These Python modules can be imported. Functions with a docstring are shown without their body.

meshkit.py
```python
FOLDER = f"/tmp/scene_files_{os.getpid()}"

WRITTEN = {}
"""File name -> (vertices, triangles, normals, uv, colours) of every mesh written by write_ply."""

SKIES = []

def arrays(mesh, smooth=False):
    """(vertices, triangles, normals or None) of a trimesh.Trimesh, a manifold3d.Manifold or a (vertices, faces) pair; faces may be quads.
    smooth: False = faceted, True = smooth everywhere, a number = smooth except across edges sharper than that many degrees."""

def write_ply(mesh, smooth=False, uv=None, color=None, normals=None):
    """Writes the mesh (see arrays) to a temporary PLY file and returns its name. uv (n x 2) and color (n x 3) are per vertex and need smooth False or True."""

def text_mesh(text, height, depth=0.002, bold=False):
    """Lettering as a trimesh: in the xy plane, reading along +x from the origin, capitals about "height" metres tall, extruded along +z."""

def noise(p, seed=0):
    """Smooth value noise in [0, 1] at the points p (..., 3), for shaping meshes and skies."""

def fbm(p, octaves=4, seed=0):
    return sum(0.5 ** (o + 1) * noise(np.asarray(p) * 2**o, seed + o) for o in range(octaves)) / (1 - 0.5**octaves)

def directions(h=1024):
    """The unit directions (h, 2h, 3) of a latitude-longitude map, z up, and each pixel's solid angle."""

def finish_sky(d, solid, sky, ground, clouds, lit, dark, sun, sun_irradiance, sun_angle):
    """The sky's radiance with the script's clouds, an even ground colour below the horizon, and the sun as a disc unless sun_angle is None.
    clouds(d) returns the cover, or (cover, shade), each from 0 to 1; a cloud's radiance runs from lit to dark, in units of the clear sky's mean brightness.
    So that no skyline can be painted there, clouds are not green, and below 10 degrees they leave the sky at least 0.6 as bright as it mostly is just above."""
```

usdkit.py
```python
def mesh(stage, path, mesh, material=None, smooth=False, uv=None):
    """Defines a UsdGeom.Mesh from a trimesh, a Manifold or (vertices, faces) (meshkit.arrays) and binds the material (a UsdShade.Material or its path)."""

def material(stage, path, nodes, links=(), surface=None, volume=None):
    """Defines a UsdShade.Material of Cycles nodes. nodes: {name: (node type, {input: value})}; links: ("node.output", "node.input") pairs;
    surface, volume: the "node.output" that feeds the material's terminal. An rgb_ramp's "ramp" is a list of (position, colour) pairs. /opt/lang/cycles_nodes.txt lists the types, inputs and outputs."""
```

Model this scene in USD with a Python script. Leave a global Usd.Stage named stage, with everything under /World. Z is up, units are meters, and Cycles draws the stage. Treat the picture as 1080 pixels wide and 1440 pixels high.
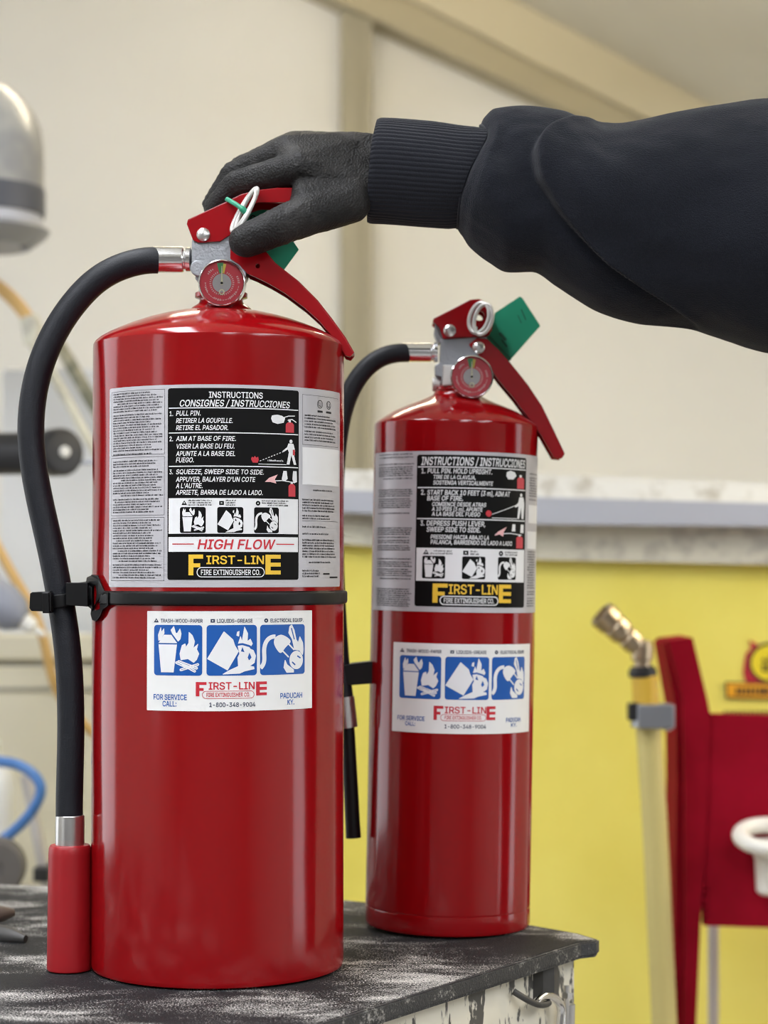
import math, random
import numpy as np, trimesh, manifold3d as m3, usdkit, meshkit
from scipy.interpolate import CubicSpline, PchipInterpolator
from shapely.geometry import Polygon, LineString, Point, box as sbox
from shapely import affinity
from shapely.ops import unary_union
from pxr import Usd, UsdGeom, UsdShade, UsdLux, Gf, Sdf, Vt

stage = Usd.Stage.CreateInMemory()
UsdGeom.SetStageUpAxis(stage, UsdGeom.Tokens.z)
UsdGeom.SetStageMetersPerUnit(stage, 1.0)
UsdGeom.Xform.Define(stage, '/World')

# ------------------------------------------------------------------ camera, light, exposure
F = 2864.0                      # focal length in pixels of the 1080 x 1440 photograph
CAM_Z = 1.1786
PITCH = math.atan(83.0 / F)
EXPOSURE = 0.80
LAMP = 11.0
LAMP_COOL = (0.95, 0.98, 1.04)
LAMP_WARM = (1.0, 0.87, 0.64)
WARM_LAMP = 9.5
TUBE = 25.0
FRONT_LAMP = 6.0
WINDOW = 1.6
cam = UsdGeom.Camera.Define(stage, '/World/camera')
cam.AddTranslateOp().Set(Gf.Vec3d(0, 0, CAM_Z))
cam.AddRotateXOp().Set(90 + math.degrees(PITCH))
cam.CreateHorizontalApertureAttr(36.0)
cam.CreateVerticalApertureAttr(48.0)
cam.CreateFocalLengthAttr(36.0 * F / 1080)
cam.CreateFStopAttr(8.6)
cam.CreateFocusDistanceAttr(1.385)
cam.CreateExposureAttr(EXPOSURE)
cam.CreateClippingRangeAttr((0.05, 100.0))

# ------------------------------------------------------------------ helpers
CP, SP = math.cos(PITCH), math.sin(PITCH)
def P(x, y, d):
    """World point at distance d (along +y) seen at photograph position x, y: used to measure where things stand."""
    u, v = (x - 540) / F, (720 - y) / F
    dy, dz = CP - v * SP, SP + v * CP
    return np.array([u * d / dy, d, CAM_Z + dz * d / dy])
names = {}
def numbered(path):
    k = names.get(path, 0); names[path] = k + 1
    return path if k == 0 else '%s_%03d' % (path, k)
def setdata(prim, **kw):
    for k, v in kw.items():
        if v: prim.SetCustomDataByKey(k, v)
ORIGIN = {}
def thing(name, label, cat, loc=(0, 0, 0), roty=0, group=None, kind=None):
    p = numbered('/World/' + name)
    x = UsdGeom.Xform.Define(stage, p)
    x.AddTranslateOp().Set(Gf.Vec3d(*map(float, loc)))
    if roty: x.AddRotateYOp().Set(float(roty))
    setdata(x.GetPrim(), label=label, category=cat, group=group, kind=kind)
    ORIGIN[p] = (np.array(loc, float), roty)
    return p
def tolocal(v, parent):
    o, ry = ORIGIN[parent]
    v = np.asarray(v, float) - o
    if ry:
        a = math.radians(-ry); c, s = math.cos(a), math.sin(a)
        v = np.stack([v[..., 0] * c + v[..., 2] * s, v[..., 1], -v[..., 0] * s + v[..., 2] * c], -1)
    return v
def obj(name, mesh, mat, parent=None, smooth=35, world=True, label=None, cat=None, group=None, kind=None):
    root = parent or '/World'
    p = numbered(root + '/' + name)
    v, f, n = meshkit.arrays(mesh, smooth)
    if parent and world:
        owner = parent
        while owner not in ORIGIN: owner = owner.rsplit('/', 1)[0]
        v = tolocal(v, owner)
        o, ry = ORIGIN[owner]
        if n is not None and ry:
            a = math.radians(-ry); c, s = math.cos(a), math.sin(a)
            n = np.stack([n[:, 0] * c + n[:, 2] * s, n[:, 1], -n[:, 0] * s + n[:, 2] * c], -1)
    raw(p, v, f, n, mat)
    setdata(stage.GetPrimAtPath(p), label=label, category=cat, group=group, kind=kind)
    return p
def raw(p, v, f, n, mat):
    used, inv = np.unique(np.asarray(f), return_inverse=True)
    v, f = np.asarray(v)[used], inv.reshape(-1, 3)
    if n is not None: n = np.asarray(n)[used]
    m = UsdGeom.Mesh.Define(stage, p)
    m.CreatePointsAttr(Vt.Vec3fArray.FromNumpy(np.asarray(v, np.float32)))
    m.CreateFaceVertexCountsAttr(Vt.IntArray.FromNumpy(np.full(len(f), 3, np.int32)))
    m.CreateFaceVertexIndicesAttr(Vt.IntArray.FromNumpy(np.asarray(f, np.int32).ravel()))
    m.CreateSubdivisionSchemeAttr('none')
    if n is not None:
        m.CreateNormalsAttr(Vt.Vec3fArray.FromNumpy(np.asarray(n, np.float32)))
        m.SetNormalsInterpolation('vertex')
    UsdShade.MaterialBindingAPI.Apply(m.GetPrim()).Bind(mat)
cat_ = trimesh.util.concatenate
def tm(man):
    q = man.to_mesh()
    return trimesh.Trimesh(q.vert_properties[:, :3], q.tri_verts, process=False)
def box(x0, x1, y0, y1, z0, z1, r=0.0):
    if r <= 0:
        b = trimesh.creation.box((x1 - x0, y1 - y0, z1 - z0))
        b.apply_translation(((x0 + x1) / 2, (y0 + y1) / 2, (z0 + z1) / 2))
        return b
    s = [m3.Manifold.sphere(r, 12).translate((x, y, z)) for x in (x0 + r, x1 - r) for y in (y0 + r, y1 - r) for z in (z0 + r, z1 - r)]
    return tm(m3.Manifold.batch_hull(s))
def prism(poly, y0, y1, chamfer=0.0):
    """A polygon in x, z extruded along y."""
    out = []
    for g in getattr(poly, 'geoms', [poly]):
        if g.is_empty or g.area < 1e-12: continue
        m = trimesh.creation.extrude_polygon(g, y1 - y0, engine='earcut')
        v = m.vertices
        m2 = trimesh.Trimesh(np.stack([v[:, 0], y1 - v[:, 2], v[:, 1]], 1), m.faces, process=False)
        if m2.volume < 0: m2.invert()
        out.append(m2)
    return cat_(out)
def flat(poly, z0, z1):
    return trimesh.creation.extrude_polygon(poly, z1 - z0, engine='earcut').apply_translation((0, 0, z0))
def spline(pts, n=80):
    pts = np.asarray(pts, float)
    t = np.r_[0, np.cumsum(np.linalg.norm(np.diff(pts, axis=0), axis=1))]
    return CubicSpline(t, pts)(np.linspace(0, t[-1], n))
def tube(path, r, n=24, caps=True, up=(0, 1, 0)):
    path = np.asarray(path, float); N = len(path)
    r = np.broadcast_to(r, N)
    T = np.gradient(path, axis=0); T /= np.linalg.norm(T, axis=1, keepdims=True)
    u = np.array(up, float)
    if abs(u @ T[0]) > .95: u = np.array([1., 0, 0]) if abs(T[0][0]) < .9 else np.array([0, 0, 1.])
    rings = []
    a = np.linspace(0, 2 * np.pi, n, endpoint=False)
    for i in range(N):
        u = u - (u @ T[i]) * T[i]; u /= np.linalg.norm(u)
        w = np.cross(T[i], u)
        rings.append(path[i] + r[i] * (np.cos(a)[:, None] * u + np.sin(a)[:, None] * w))
    v = np.concatenate(rings); f = []
    for i in range(N - 1):
        for j in range(n):
            k = (j + 1) % n
            f += [(i * n + j, i * n + k, (i + 1) * n + k), (i * n + j, (i + 1) * n + k, (i + 1) * n + j)]
    if caps:
        v = np.vstack([v, path[0], path[-1]])
        for j in range(n):
            k = (j + 1) % n
            f += [(N * n, k, j), (N * n + 1, (N - 1) * n + j, (N - 1) * n + k)]
    m = trimesh.Trimesh(v, f, process=False)
    if m.volume < 0: m.invert()
    return m
def loop(path, r, n=12):
    """A closed ring of wire."""
    path = np.asarray(path); N = len(path)
    T = np.roll(path, -1, 0) - np.roll(path, 1, 0); T /= np.linalg.norm(T, axis=1, keepdims=True)
    c = path.mean(0); a = np.linspace(0, 2 * np.pi, n, endpoint=False); v = []
    for i in range(N):
        u = path[i] - c; u -= (u @ T[i]) * T[i]; u /= np.linalg.norm(u); w = np.cross(T[i], u)
        v.append(path[i] + r * (np.cos(a)[:, None] * u + np.sin(a)[:, None] * w))
    v = np.concatenate(v); f = []
    for i in range(N):
        for j in range(n):
            k = (j + 1) % n; i2 = (i + 1) % N
            f += [(i * n + j, i * n + k, i2 * n + k), (i * n + j, i2 * n + k, i2 * n + j)]
    m = trimesh.Trimesh(v, f, process=False)
    if m.volume < 0: m.invert()
    return m
def lathe(prof, n=96, axis='z', at=(0, 0, 0)):
    """Profile of (radius, height) turned about an axis; closed at the ends when they lie on the axis."""
    prof = np.asarray(prof, float); N = len(prof); a = np.linspace(0, 2 * np.pi, n, endpoint=False)
    v = np.concatenate([np.stack([r * np.cos(a), r * np.sin(a), np.full(n, z)], 1) for r, z in prof]); f = []
    for i in range(N - 1):
        for j in range(n):
            k = (j + 1) % n
            f += [(i * n + j, i * n + k, (i + 1) * n + k), (i * n + j, (i + 1) * n + k, (i + 1) * n + j)]
    m = trimesh.Trimesh(v, f, process=False)
    m.merge_vertices(); m.update_faces(m.nondegenerate_faces())
    if m.volume < 0: m.invert()
    v = np.array(m.vertices)
    if axis == 'x': v = np.stack([v[:, 2], v[:, 0], v[:, 1]], 1)
    if axis == '-y': v = np.stack([v[:, 0], -v[:, 2], v[:, 1]], 1)
    m = trimesh.Trimesh(v + np.asarray(at), m.faces, process=False)
    return m
def sphere(c, r, sub=2):
    return trimesh.creation.icosphere(sub, r).apply_translation(c)
def along(mesh, a, b):
    """Turns a mesh that stands on the z axis so that it runs from a towards b."""
    a, b = np.asarray(a, float), np.asarray(b, float)
    M = trimesh.geometry.align_vectors([0, 0, 1], (b - a) / np.linalg.norm(b - a))
    m = mesh.copy(); m.apply_transform(M); m.apply_translation(a); return m

# ------------------------------------------------------------------ materials
def mat(name, color, rough=.5, metal=0., bump=None, coat=0., bevel=0., spec=.5, vary=None, sheen=0., extra=None):
    nodes = {'p': ('principled_bsdf', {'base_color': color, 'roughness': rough, 'metallic': metal, 'specular_ior_level': spec})}
    links = []
    if coat: nodes['p'][1].update(coat_weight=coat, coat_roughness=.04)
    if sheen: nodes['p'][1].update(sheen_weight=sheen, sheen_roughness=.5)
    if bump or vary: nodes['g'] = ('texture_coordinate', {})
    if vary:   # (scale, second colour, low, high)
        s, c2, lo, hi = vary
        nodes['vn'] = ('noise_texture', {'scale': s, 'detail': 5, 'roughness': .6})
        nodes['vr'] = ('map_range', {'from_min': lo, 'from_max': hi, 'clamp': True})
        nodes['vm'] = ('mix_color', {'a': color, 'b': c2})
        links += [('g.object', 'vn.vector'), ('vn.fac', 'vr.value'), ('vr.result', 'vm.fac'), ('vm.result', 'p.base_color')]
    if bevel: nodes['bv'] = ('bevel', {'radius': bevel, 'samples': 6})
    if bump:
        s, st = bump
        nodes['bn'] = ('noise_texture', {'scale': s, 'detail': 4})
        nodes['b'] = ('bump', {'strength': st, 'distance': .001})
        links += [('g.object', 'bn.vector'), ('bn.fac', 'b.height'), ('b.normal', 'p.normal')]
        if bevel: links.append(('bv.bevel', 'b.normal'))
    elif bevel: links.append(('bv.bevel', 'p.normal'))
    if extra: extra(nodes, links)
    return usdkit.material(stage, '/World/Looks/' + name, nodes, links, surface='p.BSDF')
def emit(name, color, strength):
    return usdkit.material(stage, '/World/Looks/' + name, {'e': ('emission', {'color': color, 'strength': strength})}, [], surface='e.emission')

M = {}
M['red_paint'] = mat('red_paint', (.242, .0018, .0036), .13, spec=.52, bump=(26, .02))
M['red_lever'] = mat('red_lever', (.27, .0020, .0055), .24, spec=.28, bevel=.0011)
M['red_plastic'] = mat('red_plastic', (.31, .0055, .0095), .40, bump=(300, .03))
M['rubber'] = mat('rubber', (.0060, .0072, .0110), .5, spec=.32, bump=(900, .25), vary=(60, (.015, .016, .021), .55, .8))
M['black_plastic'] = mat('black_plastic', (.004, .004, .0045), .42, spec=.3, bevel=.001)
M['chrome'] = mat('chrome', (.78, .78, .79), .16, 1.)
M['satin_metal'] = mat('satin_metal', (.66, .65, .64), .32, 1.)
M['cast_metal'] = mat('cast_metal', (.33, .34, .36), .42, .85, bump=(500, .35), bevel=.0012)
M['white_metal'] = mat('white_metal', (.62, .61, .58), .3, .3)
M['green_tag'] = mat('green_tag', (.016, .27, .15), .42, bevel=.0006)
M['dark_print'] = mat('dark_print', (.008, .09, .05), .5)
M['silver_label'] = mat('silver_label', (.48, .47, .495), .38, .15)
M['black_print'] = mat('black_print', (.003, .003, .003), .5, spec=.12)
M['white_print'] = mat('white_print', (.74, .74, .75), .4)
M['sticker'] = mat('sticker', (.76, .755, .74), .4)
M['red_print'] = mat('red_print', (.52, .02, .035), .4)
M['yellow_print'] = mat('yellow_print', (.78, .49, .035), .4)
M['blue_print'] = mat('blue_print', (.004, .085, .36), .38)
M['small_print'] = mat('small_print', (.02, .02, .022), .6, spec=.2)
M['navy_print'] = mat('navy_print', (.02, .03, .07), .5)
M['gauge_red'] = mat('gauge_red', (.66, .03, .055), .4)
M['pink_print'] = mat('pink_print', (.75, .42, .42), .4)
M['gauge_grey'] = mat('gauge_grey', (.42, .40, .40), .45, .4)
M['needle'] = mat('needle', (.72, .70, .45), .4)
M['zone_green'] = mat('zone_green', (.06, .32, .12), .4)
M['zone_yellow'] = mat('zone_yellow', (.72, .55, .06), .4)
M['clear'] = usdkit.material(stage, '/World/Looks/clear', {
    't': ('transparent_bsdf', {}), 'g': ('glossy_bsdf', {'roughness': .02}), 'f': ('fresnel', {'IOR': 1.45}), 'm': ('mix_closure', {})},
    [('f.fac', 'm.fac'), ('t.BSDF', 'm.closure1'), ('g.BSDF', 'm.closure2')], surface='m.closure')
def glove_extra(n, l):
    n['vo'] = ('voronoi_texture', {'scale': 620}); n['b2'] = ('bump', {'strength': .55, 'distance': .0009})
    l += [('g.object', 'vo.vector'), ('vo.distance', 'b2.height'), ('b.normal', 'b2.normal'), ('b2.normal', 'p.normal')]
    l.remove(('b.normal', 'p.normal'))
M['glove'] = mat('glove', (.0092, .0086, .0082), .62, spec=.3, bump=(75, .7), vary=(34, (.046, .043, .040), .50, .78), extra=glove_extra)
M['fleece'] = mat('fleece', (.0036, .0047, .0088), .9, spec=.2, bump=(1100, .9), sheen=.10, vary=(700, (.0070, .0084, .0140), .40, .68))
M['ribbing'] = mat('ribbing', (.0075, .0085, .0130), .9, spec=.25, bump=(900, .4), sheen=.12)
M['wall_cream'] = mat('wall_cream', (.83, .825, .81), .7, vary=(1.1, (.79, .785, .765), .4, .65))
M['ceiling_grey'] = mat('ceiling_grey', (.62, .585, .49), .75, vary=(1.6, (.66, .63, .54), .4, .6))
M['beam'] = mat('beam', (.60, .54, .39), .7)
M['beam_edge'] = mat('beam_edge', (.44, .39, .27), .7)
M['post'] = mat('post', (.37, .34, .25), .6)
M['floor_concrete'] = mat('floor_concrete', (.32, .31, .29), .7, vary=(3, (.25, .24, .23), .4, .6))
M['wall_plain'] = mat('wall_plain', (.55, .53, .48), .8)
M['wall_front'] = mat('wall_front', (.30, .29, .28), .8)
M['lamp_body'] = mat('lamp_body', (.7, .7, .7), .5)
M['lamp_glow'] = emit('lamp_glow', LAMP_COOL, LAMP)
M['tube_glow'] = emit('tube_glow', LAMP_WARM, TUBE)
M['front_glow'] = emit('front_glow', LAMP_COOL, FRONT_LAMP)
M['warm_glow'] = emit('warm_glow', LAMP_WARM, WARM_LAMP)
M['day_glow'] = emit('day_glow', (.92, .96, 1.0), WINDOW)
M['yellow_paint'] = mat('yellow_paint', (.86, .775, .175), .30, bump=(6, .15), vary=(2.2, (.80, .70, .13), .42, .6))
M['cream_trim'] = mat('cream_trim', (.66, .64, .52), .5, vary=(30, (.50, .48, .40), .5, .62), bump=(40, .4))
M['ledge_grey'] = mat('ledge_grey', (.42, .44, .50), .4)
M['rail_white'] = mat('rail_white', (.74, .73, .68), .5, vary=(24, (.50, .47, .40), .53, .66))
M['crimson'] = mat('crimson', (.29, .0045, .019), .75, spec=.05, vary=(7, (.23, .0038, .013), .4, .6))
M['hose_yellow'] = mat('hose_yellow', (.54, .46, .18), .5)
M['sleeve_yellow'] = mat('sleeve_yellow', (.60, .38, .04), .45)
M['brass'] = mat('brass', (.50, .40, .28), .33, 1., bump=(120, .3))
M['clamp_steel'] = mat('clamp_steel', (.36, .38, .42), .35, .9)
M['white_plastic'] = mat('white_plastic', (.80, .79, .74), .35)
M['pipe_grey'] = mat('pipe_grey', (.52, .49, .46), .45)
M['hood_grey'] = mat('hood_grey', (.33, .335, .34), .3, .1, vary=(14, (.44, .44, .42), .4, .6))
M['hood_dark'] = mat('hood_dark', (.10, .105, .125), .4)
M['hood_light'] = mat('hood_light', (.68, .69, .74), .3)
M['hood_rim'] = mat('hood_rim', (.30, .305, .32), .4)
M['tan_hose'] = mat('tan_hose', (.66, .42, .15), .5)
M['olive_hose'] = mat('olive_hose', (.20, .20, .14), .6, vary=(30, (.45, .42, .30), .45, .6))
M['panel_white'] = mat('panel_white', (.76, .78, .81), .5)
M['beige'] = mat('beige', (.80, .75, .59), .6)
M['beige_line'] = mat('beige_line', (.40, .38, .31), .6)
M['machine_black'] = mat('machine_black', (.018, .018, .02), .4)
M['tool_grey'] = mat('tool_grey', (.27, .29, .35), .45)
M['blue_hose'] = mat('blue_hose', (.06, .18, .46), .4)
M['roller'] = mat('roller', (.10, .092, .088), .6)
M['steel_dark'] = mat('steel_dark', (.06, .058, .055), .5, .3, bump=(200, .3))
M['steel_brown'] = mat('steel_brown', (.10, .072, .055), .55, .2, bump=(200, .3))
M['emblem_red'] = mat('emblem_red', (.46, .02, .04), .45)
M['emblem_yellow'] = mat('emblem_yellow', (.80, .66, .03), .45)
M['emblem_orange'] = mat('emblem_orange', (.80, .38, .02), .45)
M['emblem_dark'] = mat('emblem_dark', (.05, .03, .015), .5)
def worn(name, a, b, scale, lo, hi, fine, bumpst, stretch=(1, 1, 1)):
    """Gritty top: dark grains over a grey ground, with broad patches worn to white."""
    n = {'g0': ('texture_coordinate', {}), 'g': ('mapping', {'scale': stretch}),
         'big': ('noise_texture', {'scale': scale, 'detail': 6, 'roughness': .65, 'distortion': .6}),
         'gr': ('noise_texture', {'scale': fine, 'detail': 2, 'roughness': .7}),
         'sum': ('math', {'math_type': 'multiply_add', 'value2': .55}),
         'r': ('map_range', {'from_min': lo, 'from_max': hi, 'clamp': True}),
         'm': ('mix_color', {'a': a, 'b': b}),
         'bp': ('bump', {'strength': bumpst, 'distance': .001}),
         'p': ('principled_bsdf', {'roughness': .55})}
    l = [('g0.object', 'g.vector'), ('g.vector', 'big.vector'), ('g.vector', 'gr.vector'), ('gr.fac', 'sum.value1'), ('big.fac', 'sum.value3'), ('sum.value', 'r.value'),
         ('r.result', 'm.fac'), ('m.result', 'p.base_color'), ('gr.fac', 'bp.height'), ('bp.normal', 'p.normal')]
    return usdkit.material(stage, '/World/Looks/' + name, n, l, surface='p.BSDF')
def gritty():
    n = {'g': ('texture_coordinate', {}), 'mp': ('mapping', {'scale': (.8, 1.3, 1)}),
         'big': ('noise_texture', {'scale': 9, 'detail': 8, 'roughness': .66, 'distortion': .4}),
         'gr': ('noise_texture', {'scale': 760, 'detail': 2, 'roughness': .8}),
         'sum': ('math', {'math_type': 'multiply_add', 'value2': 1.3}), 'r': ('map_range', {'from_min': 1.20, 'from_max': 1.33, 'clamp': True}),
         'm': ('mix_color', {'a': (.013, .0135, .015), 'b': (.62, .605, .57)}), 'bp': ('bump', {'strength': .8, 'distance': .0012}),
         'p': ('principled_bsdf', {'roughness': .65, 'specular_ior_level': .22})}
    l = [('g.object', 'mp.vector'), ('mp.vector', 'big.vector'), ('g.object', 'gr.vector'), ('big.fac', 'sum.value1'), ('gr.fac', 'sum.value3'), ('sum.value', 'r.value'),
         ('r.result', 'm.fac'), ('m.result', 'p.base_color'), ('gr.fac', 'bp.height'), ('bp.normal', 'p.normal')]
    return usdkit.material(stage, '/World/Looks/worn_top', n, l, surface='p.BSDF')
M['worn_top'] = gritty()
M['chipped_cream'] = worn('chipped_cream', (.74, .70, .58), (.09, .085, .075), 46, .81, .85, 90, .3, (1, 1, .34))
M['lid_edge'] = worn('lid_edge', (.03, .03, .031), (.30, .29, .27), 60, .86, 1.0, 500, 1.0)

# ------------------------------------------------------------------ the room
XL, XR, YF, YB = -3.2, 2.8, -3.4, 4.2
prof = [(XL, 2.75), (-.52, 2.75), (1.0, 1.93), (XR, 1.93)]
def wall_poly():
    return Polygon([(XL, 0), (XR, 0)] + prof[::-1])
def struct(name, mesh, m, smooth=False):
    return obj(name, mesh, m, None, smooth, kind='structure')
struct('floor', box(XL, XR, YF, YB, -.1, 0), M['floor_concrete'])
struct('ceiling', prism(Polygon(prof + [(XR, 2.05), (1.03, 2.05), (-.49, 2.87), (XL, 2.87)]), YF, YB), M['ceiling_grey'])
struct('wall_back', prism(wall_poly(), YB, YB + .1), M['wall_cream'])
struct('wall_front', prism(wall_poly(), YF - .1, YF), M['wall_front'])
struct('wall_left', box(XL - .1, XL, YF, YB, 0, 2.87), M['wall_plain'])
struct('wall_right', box(XR, XR + .1, YF, YB, 0, 2.05), M['wall_plain'])
a, b = P(478, 400, YB - .06), P(519, 400, YB - .06)
struct('trim_1', cat_([box(a[0], b[0], YB - .06, YB, 0, 2.49, .006), box(b[0] - .012, b[0] + .006, YB - .075, YB, 0, 2.48)]), M['post'], 35)
dq = YB - .10
def sloped(pts, d0): return prism(Polygon([tuple(P(x, y, d0)[[0, 2]]) for x, y in pts]), d0, YB)
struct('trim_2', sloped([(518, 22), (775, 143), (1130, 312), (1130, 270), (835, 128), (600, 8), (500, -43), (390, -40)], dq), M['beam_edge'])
struct('trim_3', sloped([(505, -40), (600, 8), (835, 128), (1130, 270), (1130, 212), (905, 96), (690, -22), (600, -70)], dq - .03), M['beam'])
# windows: tall lights in the side walls
def window(name, x, y0, y1, z0, z1, sgn):
    t = thing(name, None, None, (x, (y0 + y1) / 2, z0), kind='structure')
    fr = cat_([box(min(x, x + sgn * .04), max(x, x + sgn * .04), a0, a1, b0, b1) for a0, a1, b0, b1 in
               ((y0 - .05, y0, z0 - .05, z1 + .05), (y1, y1 + .05, z0 - .05, z1 + .05), (y0, y1, z0 - .05, z0), (y0, y1, z1, z1 + .05), (y0, y1, (z0 + z1) / 2 - .015, (z0 + z1) / 2 + .015))])
    obj('window_frame', fr, M['white_plastic'], t, False)
    obj('window_pane', box(min(x + sgn * .004, x + sgn * .012), max(x + sgn * .004, x + sgn * .012), y0, y1, z0, z1), M['day_glow'], t, False)
window('window_1', XL, 2.0, 3.6, .4, 2.2, 1)
window('window_2', XR, .7, 2.1, .4, 1.75, -1)
window('window_3', XL, -1.4, -.6, .9, 2.2, 1)
def ceiling_light(x, y, z, lx, ly, label, glow='lamp_glow'):
    t = thing('ceiling_light', label, 'ceiling light', (x, y, z))
    obj('housing', box(x - lx / 2, x + lx / 2, y - ly / 2, y + ly / 2, z + .015, z + .06, .006), M['lamp_body'], t)
    obj('diffuser', box(x - lx / 2 + .015, x + lx / 2 - .015, y - ly / 2 + .015, y + ly / 2 - .015, z, z + .014), M[glow], t, False)
    for s in (-.35, .35):
        obj('hanger', tube([(x, y + s * ly, z + .06), (x, y + s * ly, 2.75 if x < -.52 else 1.93 + max(0., (1 - x)) * .5395)], .004, 8), M['lamp_body'], t)
ceiling_light(-.55, 1.0, 2.55, .34, 1.7, 'long white ceiling light hung near the middle of the room')
ceiling_light(-1.9, .2, 2.55, .34, 1.7, 'long white ceiling light hung along the left side of the room')
ceiling_light(1.35, .2, 1.84, .5, 1.5, 'long white ceiling light low at the right in front of the person', 'front_glow')
t = thing('tube_light', 'bare warm fluorescent tube hung close to the far wall', 'ceiling light', (.0, 3.1, 2.3))
obj('tube', tube([(-.45, 3.1, 2.27), (.45, 3.1, 2.27)], .019, 20), M['tube_glow'], t)
for x in (-.48, .46): obj('socket', box(x, x + .02, 3.075, 3.125, 2.24, 2.32, .004), M['lamp_body'], t)
obj('bracket', box(-.48, .48, 3.08, 3.12, 2.312, 2.34, .004), M['lamp_body'], t)
for x in (-.4, .12): obj('hanger', tube([(x, 3.1, 2.34), (x, 3.1, min(2.75, 1.93 + (1 - x) * .5395))], .004, 8), M['lamp_body'], t)
ceiling_light(1.5, 2.2, 1.84, .5, 1.2, 'warm ceiling light set low over the yellow cabinet at the right', 'warm_glow')
ceiling_light(-1.0, -.8, 2.55, .5, 1.9, 'long white ceiling light behind the camera position', 'front_glow')
ceiling_light(.5, -.8, 2.05, .5, 1.9, 'long white ceiling light under the slope behind the camera position', 'front_glow')

# ------------------------------------------------------------------ the cart whose lid carries the extinguishers
TZ = .9
lid_xy = [(.163, 1.552), (.150, 1.578), (.118, 1.613), (.03, 1.700), (-.035, 1.738), (-.12, 1.768), (-.344, 1.826), (-.62, 1.90), (-.92, 1.44), (-.49, .62), (-.30, .87), (-.044, 1.2526), (.148, 1.535), (.160, 1.542)]
lid = Polygon(lid_xy)
cart = thing('metal_cart', 'old cream metal cart with a gritty black worn lid carrying both fire extinguishers', 'cart', (-.3, 1.3, 0))
LT = .011
def edgeband(poly, z0, z1, r):
    """A plate with a rounded rim."""
    s = []
    for k in range(5):
        a = k / 4 * math.pi - math.pi / 2
        ring = poly.buffer(-r + r * math.cos(a), join_style=2)
        s.append((ring, (z0 + z1) / 2 + (z1 - z0) / 2 * math.sin(a)))
    v, f, n = [], [], None
    for ring, z in s:
        c = np.array(ring.exterior.coords)[:-1]
        n = len(c); v.append(np.c_[c, np.full(n, z)])
    v = np.concatenate(v)
    for k in range(len(s) - 1):
        for j in range(n):
            j2 = (j + 1) % n
            f += [(k * n + j, k * n + j2, (k + 1) * n + j2), (k * n + j, (k + 1) * n + j2, (k + 1) * n + j)]
    m = trimesh.Trimesh(v, f, process=False)
    if m.faces.size and m.face_normals[0] @ np.array([0, 0, 1]) > 0: pass
    return m
lp = Polygon(spline(lid_xy + lid_xy[:1], 400)[:, :2]) if False else lid
obj('lid', flat(lp.buffer(-.004, join_style=2), TZ - .004, TZ), M['worn_top'], cart, False, label='gritty black lid with patches worn to white')
rim = cat_([flat(lp.difference(lp.buffer(-.0045, join_style=2)), TZ - .0095, TZ - .0012), flat(lp.buffer(-.0015, join_style=2).difference(lp.buffer(-.0042, join_style=2)), TZ - .012, TZ - .0004)])
obj('lid_rim', rim, M['lid_edge'], cart, False)
body = lp.buffer(-.017, join_style=2)
obj('body', flat(body, .12, TZ - .0045), M['chipped_cream'], cart, False)
for (x, y) in ((.08, 1.52), (-.12, 1.66), (-.75, 1.5), (-.42, .85)):
    obj('caster', cat_([lathe([(0, -.014), (.05, -.014), (.052, -.008), (.052, .008), (.05, .014), (0, .014)], 32, 'x', (x, y, .052)),
                        box(x - .022, x + .022, y - .02, y + .02, .10, .12)]), M['machine_black'], cart)
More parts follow.
